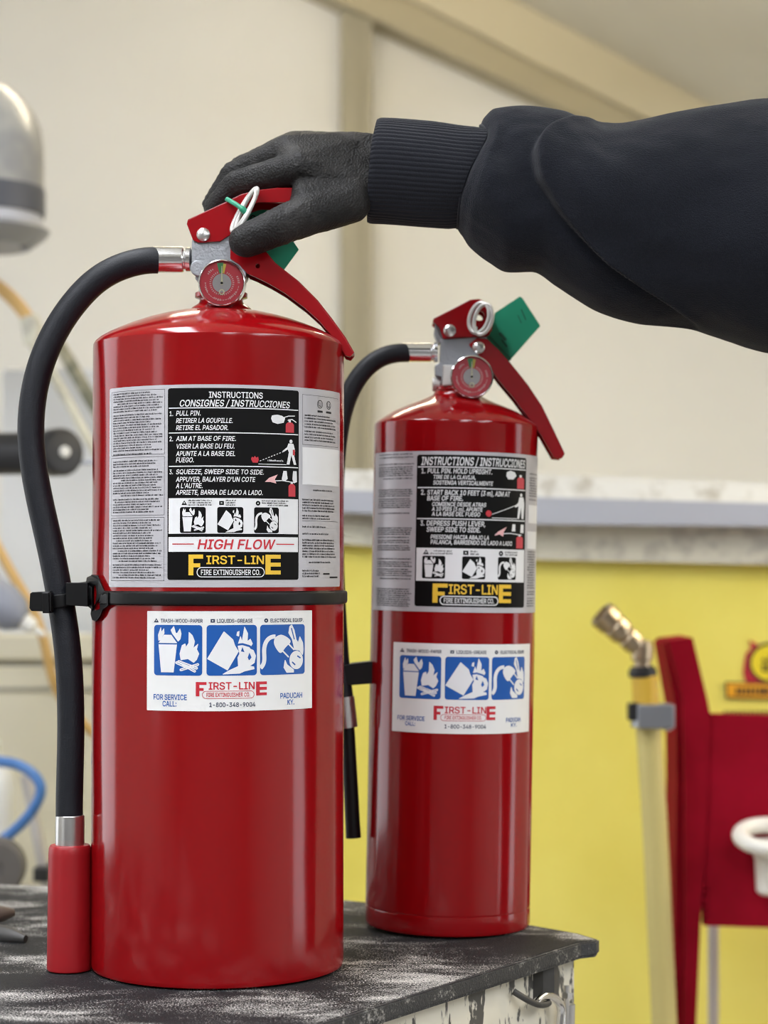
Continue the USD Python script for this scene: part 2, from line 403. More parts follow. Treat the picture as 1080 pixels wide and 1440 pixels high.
# toggle latch on the front face
e0, e1 = np.array([.148, 1.535]), np.array([-.044, 1.2526])
d2 = (e1 - e0) / np.linalg.norm(e1 - e0); nrm = np.array([-d2[1], d2[0]]);
if nrm[1] > 0: nrm = -nrm
def face(px, py, out=0.0):
    """Point of the cart's front face seen at px, py, moved outwards by out."""
    o = np.array([0, 0, CAM_Z]); r = P(px, py, 1.0) - o
    base = e0 - nrm * (.017 - out)
    n3 = np.array([nrm[0], nrm[1], 0]); k = (np.array([base[0], base[1], 0]) - o * [1, 1, 0]) @ n3 / (r @ n3)
    return o + r * k
latch = lambda n, m, mt: obj(n, m, M[mt], cart)
latch('latch_plate', cat_([tube([face(762, 1300 + 40, .001), face(762, 1402, .001)], .012, 8)]), 'steel_dark')
latch('latch_hook', tube(spline([face(722, 1394, .004), face(738, 1404, .010), face(755, 1412, .013), (face(772, 1410, .012))], 24), .0024, 12), 'steel_dark')
latch('latch_arm', tube(spline([face(752, 1412, .012), face(764, 1401, .012), face(780, 1404, .012), face(789, 1416, .012), face(789, 1440, .012), face(787, 1475, .01)], 30), np.linspace(.0026, .004, 30), 14), 'chrome')
latch('latch_bolt', cat_([tube([face(797, 1386, .010), face(796, 1470, .010)], .0022, 12), tube([face(798, 1396, .010), face(797.5, 1404, .010)], .0042, 6), tube([face(800, 1412, .010), face(799, 1480, .010)], .0047, 12)]), 'satin_metal')

# ------------------------------------------------------------------ fire extinguishers
class Ext: pass
def new_ext(px, py, D, R, roty, label):
    e = Ext(); e.o = P(px, py, D); e.o[2] = TZ + (.0012 if roty else 0.0004); e.D, e.R = D, R
    e.path = thing('fire_extinguisher', label, 'fire extinguisher', e.o, roty)
    e.E = lambda x, y, dy=0: P(x, y, D + dy)
    def lab(x, y):
        o = tolocal(np.array([0, 0, CAM_Z]), e.path); q = tolocal(P(x, y, 1.0), e.path); r = q - o
        A, B, C = r[0]**2 + r[1]**2, o[0] * r[0] + o[1] * r[1], o[0]**2 + o[1]**2 - R * R
        disc = max(B * B - A * C, 0.0)
        h = o + r * ((-B - math.sqrt(disc)) / A)
        return R * math.atan2(h[0], -h[1]), h[2]
    e.lab = lab
    e.part = lambda n, m, mt, parent=None, smooth=35, label=None: obj(n, m, M[mt], parent or e.path, smooth, label=label)
    return e
def wrap_cyl(v2, R, off):
    th = v2[:, 0] / R; r = R + off
    n = np.stack([np.sin(th), -np.cos(th), np.zeros(len(th))], 1)
    v = n * r; v[:, 2] = v2[:, 1]
    return v, n
class Print:
    """Flat print on a cylinder: shapes in arc length and height, gathered per colour."""
    def __init__(s, e): s.e, s.d = e, {}
    def tri(s, key, v, f): s.d.setdefault(key, []).append((np.asarray(v, float), np.asarray(f, int)))
    def poly(s, key, g):
        for p in getattr(g, 'geoms', [g]):
            if p.is_empty or p.area < 1e-10: continue
            x0, y0, x1, y1 = p.bounds
            n = max(1, int((x1 - x0) / .004) + 1) if x1 - x0 > .006 else 1
            for k in range(n):
                q = p if n == 1 else p.intersection(sbox(x0 + (x1 - x0) * k / n, y0 - 1, x0 + (x1 - x0) * (k + 1) / n, y1 + 1))
                for h in getattr(q, 'geoms', [q]):
                    if h.geom_type != 'Polygon' or h.area < 1e-11: continue
                    v, f = trimesh.creation.triangulate_polygon(h, engine='earcut')
                    if len(f): s.tri(key, v, f)
    def build(s, key, name, mt, parent, off, kind=None):
        for k2 in [k for k in s.d if k != key and k.rstrip('0123456789') == key]: s.build(k2, name, mt, parent, off, kind)
        if key not in s.d: return
        V, Fc, k = [], [], 0
        for v, f in s.d[key]: V.append(v); Fc.append(f + k); k += len(v)
        v2, f = np.concatenate(V), np.concatenate(Fc)
        v, n = wrap_cyl(v2, s.e.R, off)
        fn = np.cross(v[f[:, 1]] - v[f[:, 0]], v[f[:, 2]] - v[f[:, 0]])
        flip = (fn * n[f[:, 0]]).sum(1) < 0
        f[flip] = f[flip][:, ::-1]
        p = numbered(parent + '/' + name); raw(p, v, f, n, M[mt]); setdata(stage.GetPrimAtPath(p), kind=kind); return p
_tc = {}
def text2(t, bold):
    if (t, bold) not in _tc:
        m = meshkit.text_mesh(t, 1.0, .1, bold)
        keep = (m.face_normals[:, 2] > .9)
        f = m.faces[keep]; idx, inv = np.unique(f, return_inverse=True)
        v = m.vertices[idx][:, :2]
        _tc[t, bold] = (v - [v[:, 0].min(), 0], inv.reshape(-1, 3))
    return _tc[t, bold]
def put_text(pr, key, t, S, Z, x0, x1, ytop, ybot, bold=True, italic=0.0):
    """Text whose capitals fill the box measured in the photograph."""
    v, f = text2(t, bold); v = v.copy()
    h = Z(ytop) - Z(ybot); s0, s1 = S(x0), S(x1)
    v[:, 1] *= h
    sh = italic * h
    v[:, 0] = s0 + v[:, 0] * (s1 - s0 - sh) / v[:, 0].max() + italic * v[:, 1]
    v[:, 1] += Z(ybot)
    pr.tri(key, v, f)
def micro(pr, key, rng, s0, s1, z0, z1, pitch, hgt, ragged=.25, para=.12, dens=1.0):
    """Lines of print far too small to read in the photograph: strokes the size of letters."""
    z = z1 - hgt; w = hgt * .62
    while z > z0:
        if rng.random() < para: z -= pitch * .5; 
        x = s0 + (0 if rng.random() > .1 else rng.random() * .2 * (s1 - s0))
        end = s1 - (s1 - s0) * ragged * rng.random()**2
        while x < end - w:
            for _ in range(rng.randint(2, 8)):
                if x > end - w: break
                st = w * .42
                if rng.random() < dens:
                    q = [(x, z, x + st, z + hgt * (1 if rng.random() < .4 else .72))]
                    if rng.random() < .7: q.append((x + st, z + hgt * rng.choice([0, .35, .6]), x + w * .8, z + hgt * rng.choice([.2, .5, .75])))
                    if rng.random() < .45: q.append((x + w * .55, z, x + w * .85, z + hgt * .7))
                    for a0, b0, a1, b1 in q:
                        if a1 > a0 and b1 > b0: pr.tri(key, [(a0, b0), (a1, b0), (a1, b1), (a0, b1)], [(0, 1, 2), (0, 2, 3)])
                x += w
            x += w * .6
        z -= pitch
def rbox(S, Z, x0, x1, y0, y1, r=0.0):
    s0, s1, z0, z1 = S(x0), S(x1), Z(y1), Z(y0)
    g = sbox(s0, z0, s1, z1)
    return g if r <= 0 else g.buffer(-r).buffer(r, quad_segs=5)
# pictograms, drawn on a unit square, y down
def sm(pts, n=60):
    pts = np.array(pts + pts[:1], float)
    t = np.arange(len(pts)); cs = CubicSpline(t, pts, bc_type='periodic')
    return Polygon(cs(np.linspace(0, t[-1], n, endpoint=False))).buffer(0)
def icons():
    u = lambda pts, o, w: [((x - o) / w, (y - 157) / 283) for x, y in pts]
    A = [Polygon(u([(135, 266), (240, 266), (222, 423), (150, 423)], 108, 267)), Polygon(u([(134, 259), (166, 212), (208, 212), (241, 259)], 108, 267)),
         Polygon(u([(136, 245), (133, 215), (148, 172), (152, 198), (166, 178), (168, 203), (146, 240)], 108, 267)).buffer(.006),
         Polygon(u([(214, 204), (206, 185), (222, 165), (232, 200), (240, 205), (256, 178), (263, 205), (258, 235), (246, 248)], 108, 267)).buffer(.006),
         Polygon(u([(262, 352), (256, 318), (268, 272), (284, 262), (288, 284), (304, 258), (305, 198), (322, 215), (334, 248), (326, 290), (352, 264), (345, 292), (357, 318), (345, 350), (330, 366), (300, 345)], 108, 267)).buffer(.008)]
    for p, q in (((238, 368), (300, 396)), ((250, 362), (345, 398)), ((262, 408), (352, 378)), ((275, 380), (335, 415))):
        A.append(LineString(u([p, q], 108, 267)).buffer(.028).difference(LineString(u([p, q], 108, 267)).buffer(.028).buffer(-.012).intersection(LineString(u([p, q], 108, 267)).buffer(.004))))
    B = [Polygon(u([(498, 196), (546, 240), (556, 272), (576, 305), (517, 407), (409, 345)], 402, 281)).buffer(.012),
         Polygon(u([(492, 432), (530, 410), (578, 388), (574, 340), (585, 318), (574, 270), (590, 222), (598, 250), (612, 168), (630, 205), (628, 250), (645, 236), (657, 262), (640, 290), (662, 300), (676, 330), (668, 370), (640, 388), (665, 392), (668, 404), (612, 416), (585, 428)], 402, 281)).buffer(.006).difference(
             unary_union([LineString(u([(572, 268), (600, 264), (640, 276), (660, 290)], 402, 281)).buffer(.02), Polygon(u([(630, 340), (640, 312), (652, 340), (638, 356)], 402, 281)), Polygon(u([(592, 305), (600, 280), (612, 310)], 402, 281))])),
         Polygon(u([(568, 215), (572, 196), (582, 192), (580, 220)], 402, 281)).buffer(.006)]
    C = [LineString(spline(np.c_[np.array(u([(704, 400), (722, 362), (722, 300), (735, 248), (780, 224)], 702, 248)), np.zeros(5)], 30)[:, :2]).buffer(.042, cap_style=2),
         sm(u([(772, 262), (778, 232), (800, 216), (828, 220), (862, 248), (850, 272), (828, 296), (808, 318), (786, 296)], 702, 248)),
         LineString(u([(852, 268), (882, 300)], 702, 248)).buffer(.016), LineString(u([(820, 308), (850, 340)], 702, 248)).buffer(.016),
         affinity.scale(Point(u([(897, 360)], 702, 248)[0]).buffer(1, quad_segs=12), .165, .185).difference(unary_union([LineString(u([(905, 338), (920, 348)], 702, 248)).buffer(.014), LineString(u([(874, 372), (888, 386)], 702, 248)).buffer(.014)])),
         Polygon(u([(886, 300), (872, 240), (852, 205), (858, 168), (870, 160), (884, 190), (896, 245), (908, 262), (918, 228), (936, 262), (940, 300), (936, 330), (915, 305)], 702, 248)).buffer(.008).difference(LineString(u([(868, 180), (884, 240)], 702, 248)).buffer(.012)),
         Polygon(u([(832, 360), (842, 385), (880, 415), (880, 428), (842, 428), (826, 400)], 702, 248)).buffer(.01)]
    return [unary_union([g.buffer(0) for g in k]).intersection(sbox(.0, .0, 1, 1)) for k in (A, B, C)]
ICON = icons()
def put_icon(pr, key, k, S, Z, x0, x1, y0, y1):
    s0, s1, z0, z1 = S(x0), S(x1), Z(y1), Z(y0)
    pr.poly(key, affinity.affine_transform(ICON[k], [s1 - s0, 0, 0, -(z1 - z0), s0, z1]))
def pxpoly(S, Z, pts): return Polygon([(S(x), Z(y)) for x, y in pts])
def pxline(S, Z, pts, w): return LineString([(S(x), Z(y)) for x, y in pts]).buffer(w / 2, cap_style=2)
def capsule(pr, key, S, Z, x0, x1, y0, y1, w):
    g = rbox(S, Z, x0, x1, y0, y1); g = g.buffer(-(Z(y0) - Z(y1)) * .49).buffer((Z(y0) - Z(y1)) * .49)
    pr.poly(key, g.difference(g.buffer(-w)))
def logo(pr, key, key2, S, Z, F_, mid, E_, cap, w):
    x0, x1, y0, y1 = F_; t = (y1 - y0) * .2; tv = (x1 - x0) * .34
    pr.poly(key, unary_union([rbox(S, Z, x0, x0 + tv, y0, y1), rbox(S, Z, x0, x1, y0, y0 + t), rbox(S, Z, x0, x1 - 4, y0 + (y1 - y0) * .42, y0 + (y1 - y0) * .42 + t)]))
    put_text(pr, key, 'IRST-LIN', S, Z, *mid, True)
    x0, x1, y0, y1 = E_; tv = (x1 - x0) * .34
    pr.poly(key, unary_union([rbox(S, Z, x0, x0 + tv, y0, y1)] + [rbox(S, Z, x0, x1, y, y + t) for y in (y0, (y0 + y1) / 2 - t / 2, y1 - t)]))
    x0, x1, y0, y1 = cap
    capsule(pr, key2, S, Z, x0, x1, y0, y1, w)
    hh = y1 - y0
    put_text(pr, key2, 'FIRE EXTINGUISHER CO.', S, Z, x0 + 6, x1 - 6, y0 + hh * .25, y1 - hh * .25, True)
def class_icons(pr, S, Z, xs, y0, y1, key):
    """Triangle, square and round class marks."""
    h = (y1 - y0)
    x = xs[0]; g = pxpoly(S, Z, [(x - h * .7, y1), (x + h * .7, y1), (x, y0 - 1)]); pr.poly(key, g.difference(affinity.scale(g, .35, .4)))
    x = xs[1]; g = pxpoly(S, Z, [(x - h * .6, y1), (x + h * .6, y1), (x + h * .6, y0), (x - h * .6, y0)]); pr.poly(key, g.difference(affinity.scale(g, .35, .3)))
    x = xs[2]; c = Point(S(x), Z((y0 + y1) / 2)).buffer((Z(y0) - Z(y1)) * .6, quad_segs=8); pr.poly(key, c.difference(c.buffer(-(Z(y0) - Z(y1)) * .4)))

def shell(e, prof, n=128):
    return lathe(prof, n, at=e.o)
def pxprof(e, cx, pts):
    """(radius, height) pairs from silhouette positions measured at the axis distance."""
    k = e.D / F
    return [(r * k, tolocal(e.E(cx, y), e.path)[2]) for r, y in pts]
def plate(e, pts, dy0, dy1, rnd=1.0, holes=()):
    g = Polygon([tuple(e.E(x, y)[[0, 2]]) for x, y in pts]); k = e.D / F * rnd
    g = g.buffer(-k).buffer(2 * k).buffer(-k) if rnd else g
    for hx, hy, hr in holes: g = g.difference(Point(*e.E(hx, hy)[[0, 2]]).buffer(hr * e.D / F))
    return prism(g, e.D + dy0, e.D + dy1)
def channel(e, pts, top, half, t=.0022, rnd=1.0, holes=()):
    """Folded sheet metal: two side plates and the web that joins them along the line top."""
    a = plate(e, pts, -half, -half + t, rnd, holes); b = plate(e, pts, half - t, half, rnd, holes)
    l = LineString([tuple(e.E(x, y)[[0, 2]]) for x, y in top]).buffer(t / 2, cap_style=2)
    g = Polygon([tuple(e.E(x, y)[[0, 2]]) for x, y in pts])
    w = prism(l.intersection(g.buffer(t * .2)), e.D - half + t * .5, e.D + half - t * .5)
    return cat_([a, b, w])
def rivet(e, x, y, r, dy):
    k = e.D / F * r
    return lathe([(0, 0), (k * .98, 0), (k, k * .22), (k * .85, k * .42), (k * .5, k * .56), (0, k * .6)], 28, '-y', e.E(x, y, dy))
def gauge(e, cx, cy, r, dy):
    """Pressure gauge facing the front: rim, red dial, grey hub, needle, coloured zones, scale marks and lens."""
    c = e.E(cx, cy, dy); k = (e.D + dy) / F * r
    g = e.part('gauge', lathe([(0, -.016), (k * .55, -.016), (k * .55, -.004), (k * .95, -.004), (k, .000), (k * 1.0, .006), (k * .98, .0085), (k * .94, .0090), (k * .915, .0085), (k * .91, .006)], 72, '-y', c), 'chrome')
    q = lambda rr, z0, z1: lathe([(0, z0), (rr, z0), (rr, z1), (0, z1)], 56, '-y', c)
    e.part('dial', q(k * .912, .004, .0062), 'gauge_red', g, label='red dial')
    e.part('dial_hub', q(k * .40, .0062, .0065), 'gauge_grey', g)
    def arc(r0, r1, a0, a1, n=10):
        a = np.radians(np.linspace(a0, a1, n))
        return Polygon([(c[0] + k * r1 * math.sin(t), c[2] + k * r1 * math.cos(t)) for t in a] + [(c[0] + k * r0 * math.sin(t), c[2] + k * r0 * math.cos(t)) for t in a[::-1]])
    yy = c[1]
    e.part('pressure_zone', prism(arc(.42, .86, -14, 4), yy - .0066, yy - .0062), 'zone_green', g, False)
    e.part('pressure_zone', prism(arc(.42, .82, 4, 13), yy - .0066, yy - .0062), 'zone_yellow', g, False)
    marks = [arc(.44, .52, a, a + 5, 3) for a in range(25, 336, 10)]
    rng = random.Random(5)
    for a in range(30, 332, 7):
        if (a // 30) % 2: continue
        marks.append(arc(.66, .66 + .05 + .05 * rng.random(), a, a + 4, 3))
    marks += [arc(.70, .73, a, a + 6, 3) for a in range(100, 260, 9)]
    e.part('scale_marks', prism(unary_union(marks), yy - .0065, yy - .0062), 'pink_print', g, False)
    e.part('needle', cat_([prism(Polygon([(c[0] - k * .045, c[2] - k * .08), (c[0] + k * .045, c[2] - k * .08), (c[0] + k * .012, c[2] + k * .72), (c[0] - k * .012, c[2] + k * .72)]), yy - .0074, yy - .0070),
                           prism(Point(c[0], c[2] - k * .38).buffer(k * .12).difference(Point(c[0], c[2] - k * .38).buffer(k * .07)), yy - .0074, yy - .0070)]), 'needle', g, False)
    e.part('needle_pin', q(k * .05, .0065, .0078), 'black_plastic', g)
    e.part('lens', q(k * .908, .0081, .0087), 'clear', g)
    return g

# ---- the large extinguisher in front
e1 = new_ext(306, 1354, 1.448, .0890, 0, 'large red fire extinguisher in front, marked HIGH FLOW, its valve gripped by the gloved hand')
k1 = e1.D / F
e1.o[2] = TZ + .0004
dome1 = pxprof(e1, 306, [(176, 492), (175.6, 487.5), (173, 483), (167, 478), (157, 472), (143, 465.5), (126, 458.5), (105, 451), (86, 445.5), (66, 441), (50, 438.5), (45, 437)])
R1 = e1.R
sc = R1 / dome1[0][0]
dome1 = [(r * sc, z) for r, z in dome1]
body1 = [(0, .006), (R1 - .012, .006), (R1 - .008, .0005), (R1 - .0035, 0), (R1 - .0008, .0012), (R1, .004)]
zs = np.linspace(.004, dome1[0][1], 14)[1:-1]
e1.part('cylinder', shell(e1, body1 + [(R1, z) for z in zs] + dome1, 160), 'red_paint', smooth=22)
e1.part('neck_collar', lathe(pxprof(e1, 306, [(0, 440), (45, 440), (44.5, 437), (41, 433), (33, 428), (30.5, 424), (31, 421), (37, 419), (37, 413), (34, 411), (0, 411)]), 64, at=e1.o + [.0015, 0, 0]), 'red_paint')
# valve
vb = plate(e1, [(272, 345), (276, 326), (300, 318), (336, 322), (347, 342), (352, 366), (347, 392), (338, 404), (338, 414), (282, 414), (281, 400), (277, 396), (277, 386), (272, 380)], -.0125, .0125, 2.0)
e1.part('valve_body', cat_([vb, lathe(pxprof(e1, 306, [(0, 420), (27, 420), (28, 416), (28, 402), (25, 398), (0, 398)]), 40, at=e1.o + [.0015, 0, 0]),
                            lathe([(0, 0), (.0055, 0), (.0055, .004), (0, .004)], 24, '-y', e1.E(279, 378, -.0125))]), 'cast_metal')
H1 = [(265.5, 320), (267, 314), (323.5, 288), (341, 279), (365, 273), (392, 270), (424, 270), (424, 290), (390, 290), (365, 290), (352, 294), (342, 303), (334, 318), (326, 335), (312, 344), (282, 346), (274, 342)]
e1.part('carry_handle', channel(e1, H1, [(268, 314.5), (323.5, 289), (341, 280), (365, 274), (392, 271.3), (424, 271.3)], .0150, rnd=2.0), 'red_lever')
e1.part('rivet', rivet(e1, 286, 330, 9.5, -.0150), 'satin_metal')
L1 = [(326, 352), (345, 352), (374, 357), (388, 374), (420, 399), (447, 426), (468, 453), (486, 478), (498, 499), (493, 505), (486, 503), (473, 483), (450, 455), (430, 437), (402, 416), (380, 403), (360, 393), (350, 389), (338, 376), (326, 368)]
e1.part('squeeze_lever', channel(e1, L1, [(345, 353), (374, 358), (388, 375), (420, 400), (447, 427), (468, 454), (486, 479), (497, 499)], .0138, rnd=1.5, holes=[(364, 378, 3)]), 'red_lever')
gauge(e1, 313, 400, 33.5, -.022)
# hose with its fittings, lying in the plane of the axis
hx = .012
fer = [(0, 0), (.0085, 0), (.0092, .0006), (.0092, .0205), (.0086, .0215), (.0072, .0216), (.0072, .0226), (.0086, .0232), (.0086, .0262), (.0066, .0275), (0, .0275)]
e1.part('hose_ferrule', lathe(fer, 40, 'x', e1.E(216, 365)), 'chrome')
path1 = [(222, 366), (214, 366), (180, 372), (142, 390), (108, 422), (78, 466), (57, 515), (46, 565), (43.5, 610), (48, 660), (60, 722), (74, 785), (86, 850), (94, 905), (98.5, 965), (99.5, 1040), (98, 1105), (97.5, 1150)]
dys = np.interp(np.arange(len(path1)), [0, 3, 9, len(path1) - 1], [0, -.002, -.008, -.018])
hp1 = spline([e1.E(x, y, d) for (x, y), d in zip(path1, dys)], 150)
e1.part('hose', tube(hp1, .0095, 32), 'rubber')
nz = e1.E(97.5, 1368, -.0180)
NZ = TZ + .0008
ztop = e1.E(97, 1188, -.018)[2]; zf = e1.E(97, 1146, -.018)[2]
e1.part('nozzle_ferrule', lathe([(0, ztop - .004), (.0101, ztop - .004), (.0101, zf - .001), (.0095, zf), (0, zf)], 40, at=(nz[0], nz[1], 0)), 'satin_metal')
e1.part('nozzle', lathe([(0, NZ + .004), (.0115, NZ + .004), (.0125, NZ), (.0150, NZ), (.0156, NZ + .0012), (.0149, ztop - .006), (.0146, ztop - .002), (.0136, ztop), (.0108, ztop + .0003), (0, ztop)], 48, at=(nz[0], nz[1], 0)), 'red_plastic', label='red plastic discharge nozzle')
# strap, buckle and hose clip
zb0, zb1 = e1.lab(306, 852)[1], e1.lab(306, 831.5)[1]
sm_ = lathe([(R1 + .0001, zb0), (R1 + .0022, zb0 + .0008), (R1 + .0026, zb0 + .002), (R1 + .0026, zb1 - .002), (R1 + .0022, zb1 - .0008), (R1 + .0001, zb1)], 128, at=e1.o)
tc = sm_.triangles_center - e1.o
sm_.update_faces(~((tc[:, 0] < -.0775) & (tc[:, 1] < .03)))
e1.part('strap', sm_, 'black_plastic')
bk = Polygon([tuple(e1.E(x, y, -.030)[[0, 2]]) for x, y in [(119, 812), (128, 808), (141, 809), (146, 818), (153, 830), (160, 833), (160, 851), (151, 856), (146, 866), (139, 873), (130, 872), (124, 864), (127, 857), (118, 851), (104, 851), (103, 820), (118, 818)]])
bk = bk.buffer(-.0006).buffer(.0012).buffer(-.0006).difference(Polygon([tuple(e1.E(x, y, -.030)[[0, 2]]) for x, y in [(130, 826), (137, 823), (139, 835), (136, 848), (131, 853)]]).buffer(.0004))
def follow(m, lift, depth):
    v = np.array(m.vertices); dx = np.clip(np.abs(v[:, 0] - e1.o[0]), 0, R1 - .0011)
    ys = np.minimum(-np.sqrt(R1**2 - dx**2), -.0142)
    front = v[:, 1] < e1.D - .02
    v[:, 1] = e1.o[1] + np.where(front, ys - lift, ys + depth)
    m.vertices = v; return m
bk = bk.segmentize(.002)
brk = follow(prism(bk, e1.D - .034, e1.D - .012), .0055, .005)
armp = plate(e1, [(102, 819), (132, 819), (132, 852), (102, 850)], -.030, -.012, .5)
st = e1.part('hose_clip', cat_([brk, armp]), 'black_plastic')
hc = e1.E(85.5, 845, -.0125)
tdir = (e1.E(91, 880) - e1.E(80, 810)); tdir /= np.linalg.norm(tdir)
ring = lathe([(.0096, -.0045), (.0116, -.0045), (.0118, -.003), (.0118, .003), (.0116, .0045), (.0096, .0045), (.0096, -.0045)], 36)
half = ring.vertices
e1.part('clip_ring', along(trimesh.Trimesh(half, ring.faces, process=False), hc, hc - tdir), 'black_plastic', st)
e1.part('clip_tab', cat_([plate(e1, [(53, 834), (56, 832), (80, 831), (82, 834), (82, 859), (55, 858), (52, 854)], -.031, -.020, .5), plate(e1, [(70, 833), (79, 833), (80, 861), (71, 861)], -.033, -.019, .5)]), 'black_plastic', st)
# pull ring, seal and tag
def oval(e, c0, c1, w, dy, tilt):
    a, b = e.E(*c0, dy), e.E(*c1, dy); m = (a + b) / 2; u = (b - a) / 2
    side = np.cross(u / np.linalg.norm(u), [0, 1, 0]) * w + np.array([0, tilt, 0])
    t = np.linspace(0, 2 * np.pi, 56, endpoint=False)
    return m + np.cos(t)[:, None] * u + np.sin(t)[:, None] * side
rg = e1.part('pull_ring', loop(oval(e1, (327, 325), (361, 265), 7.2 * k1, -.021, .006), .00165), 'white_metal', label='pale steel pull ring')
e1.part('ring_turn', loop(oval(e1, (332, 324), (359, 268), 6 * k1, -.0235, .004), .00150), 'white_metal', rg)
e1.part('pull_pin', tube([e1.E(331, 320, -.022), e1.E(331, 320, .02)], .0021, 12), 'white_metal', rg)
e1.part('seal', tube(spline([e1.E(319, 280, -.016), e1.E(326, 284, -.020), e1.E(343, 296, -.0265), e1.E(346, 299, -.026)], 20), np.r_[np.full(15, .0017), np.full(5, .0023)], 14), 'green_tag')
tg = plate(e1, [(330, 300), (340, 285), (378, 284), (394, 310), (419, 346), (394, 380), (386, 372), (356, 335), (338, 316)], .0155, .0168, 2.0, holes=[(356, 306.5, 2.2)])
tag1 = e1.part('inspection_tag', tg, 'green_tag', label='dark green tag')
e1.part('eyelet', lathe([(.0012, 0), (.0020, 0), (.0020, .0006), (.0012, .0006), (.0012, 0)], 20, '-y', e1.E(356, 306.5, .0155)), 'black_plastic', tag1)

def label_1(e):
    rng = random.Random(11)
    S = lambda x: e.lab(x, 700)[0]
    Z = lambda y: e.lab(306, y)[1]
    pr = Print(e)
    pr.poly('base', rbox(S, Z, 154, 477.5, 540.5, 826, .0015))
    base = pr.build('base', 'instruction_label', 'silver_label', e.path, .00020)
    setdata(stage.GetPrimAtPath(base), label='silver instruction label with black panel and tiny print')
    # left column of small print in three frames
    for y0, y1 in ((546, 638), (641, 724), (727, 817)):
        fr = rbox(S, Z, 157, 231.5, y0, y1); pr.poly('small', fr.difference(fr.buffer(-.00022)))
        micro(pr, 'small', rng, S(159.5), S(229.5), Z(y1 - 1), Z(y0 + 2.5), .00172, .00112)
    # right column
    fr = rbox(S, Z, 424.5, 474.5, 550, 622); pr.poly('small', fr.difference(fr.buffer(-.00022)))
    for x in (449.5, 461.5):
        c = affinity.scale(Point(S(x), Z(562)).buffer(.0029, quad_segs=10), 1.1, 1); pr.poly('small', c.difference(c.buffer(-.0005)))
        pr.poly('small', pxline(S, Z, [(x - 2, 558.5), (x - 1.6, 564), (x + .4, 565)], .0006)); pr.poly('small', pxline(S, Z, [(x + 1, 559.5), (x + 1.2, 566)], .0006))
        pr.poly('small', rbox(S, Z, x - 3.6, x + 3.6, 571, 574))
    micro(pr, 'small', rng, S(428), S(472), Z(620), Z(578), .0020, .0012, .3)
    pr.poly('white', rbox(S, Z, 424.5, 475.5, 625.5, 679))
    for y0, y1, x0, x1 in ((685, 690, 440, 467), (699, 719, 425, 470), (722, 729, 425, 466), (738, 742, 425, 461), (748, 752, 425, 463), (757, 783, 425, 472), (789, 792, 425, 465), (801, 812, 425, 450)):
        micro(pr, 'small', rng, S(x0), S(x1), Z(y1 + 1), Z(y0), .0019, .0013, .1, 0)
    pr.poly('small', pxline(S, Z, [(424.5, 731), (474.5, 731)], .00022)); pr.poly('small', rbox(S, Z, 463, 474, 811, 813.5)); pr.poly('small', rbox(S, Z, 454, 463, 806, 808.5))
    # black panel
    pan = rbox(S, Z, 236, 419.5, 545.5, 815.5, .0016)
    pr.poly('black', pan)
    pr.poly('white', rbox(S, Z, 237.5, 418.5, 700.5, 750.5)); pr.poly('white', rbox(S, Z, 237.5, 418.5, 755, 776))
    for y in (573.5, 608.5, 655.5): pr.poly('white', pxline(S, Z, [(237.5, y), (418.5, y)], .0007))
    T = lambda t, x0, x1, y0, y1, it=0., key='white': put_text(pr, key, t, S, Z, x0, x1, y0, y1, True, it)
    T('INSTRUCTIONS', 293.5, 369, 551, 559.3)
    T('CONSIGNES / INSTRUCCIONES', 252, 407.5, 562.3, 571.3, .18)
    for n, y in (('1.', 578), ('2.', 613.5), ('3.', 660)): T(n, 238.5, 243.5, y, y + 6.5)
    for t, x0, x1, y in (('PULL PIN.', 247.5, 283, 577.6), ('RETIRER LA GOUPILLE.', 247.5, 328, 588), ('RETIRE EL PASADOR.', 247.5, 321.5, 598),
                         ('AIM AT BASE OF FIRE.', 247.5, 332.5, 613.2), ('VISER LA BASE DU FEU.', 247.5, 330.5, 624), ('APUNTE A LA BASE DEL', 247.5, 331.5, 634.4), ('FUEGO.', 247.5, 273.5, 643.4),
                         ('SQUEEZE, SWEEP SIDE TO SIDE.', 247.5, 371.5, 660), ("APPUYER, BALAYER D'UN COTE", 247.5, 359, 670.6), ("A L'AUTRE.", 247.5, 286, 679.6), ('APRIETE, BARRA DE LADO A LADO.', 247.5, 370, 689)):
        T(t, x0, x1, y, y + 6.6, .16)
    # the three little scenes at the right of the steps
    def dev(x0, x1, y0, y1, neck):
        g = pxpoly(S, Z, [(x0, y1), (x1, y1), (x1, y0 + 3), (x1 - 2.5, y0), (x0 + 2.5, y0), (x0, y0 + 3)]); pr.poly('redp%d' % y0, g)
        pr.poly('white', rbox(S, Z, (x0 + x1) / 2 - 1.6, (x0 + x1) / 2 + 1.6, neck, y0))
    dev(401, 412.5, 591.5, 606, 587)
    pr.poly('white', pxpoly(S, Z, [(382, 583), (389, 581.5), (396, 583), (400, 586), (398, 592), (390, 594), (383, 592), (381, 587)]).buffer(.0002))
    pr.poly('white', pxline(S, Z, [(398, 585), (405, 582.5), (414, 582)], .0006)); pr.poly('white', pxline(S, Z, [(404, 588.5), (410, 587), (416, 591)], .0007))
    pr.poly('white', unary_union([Point(S(408.5), Z(618.5)).buffer(.0013), pxpoly(S, Z, [(405, 621.5), (412, 621.5), (414.5, 632), (412.5, 636), (416, 651.5), (412.5, 651.5), (409, 638), (406.5, 651.5), (402.5, 651.5), (405.5, 634), (404, 630), (398, 634), (396.5, 632.5), (403, 627)])]))
    pr.poly('redp1', pxpoly(S, Z, [(352.5, 645), (354, 641.5), (356, 643), (358, 640.5), (360, 643), (362.5, 641.5), (363.5, 646), (362, 650), (355, 650)]))
    pr.poly('redp2', rbox(S, Z, 411, 414, 630, 638))
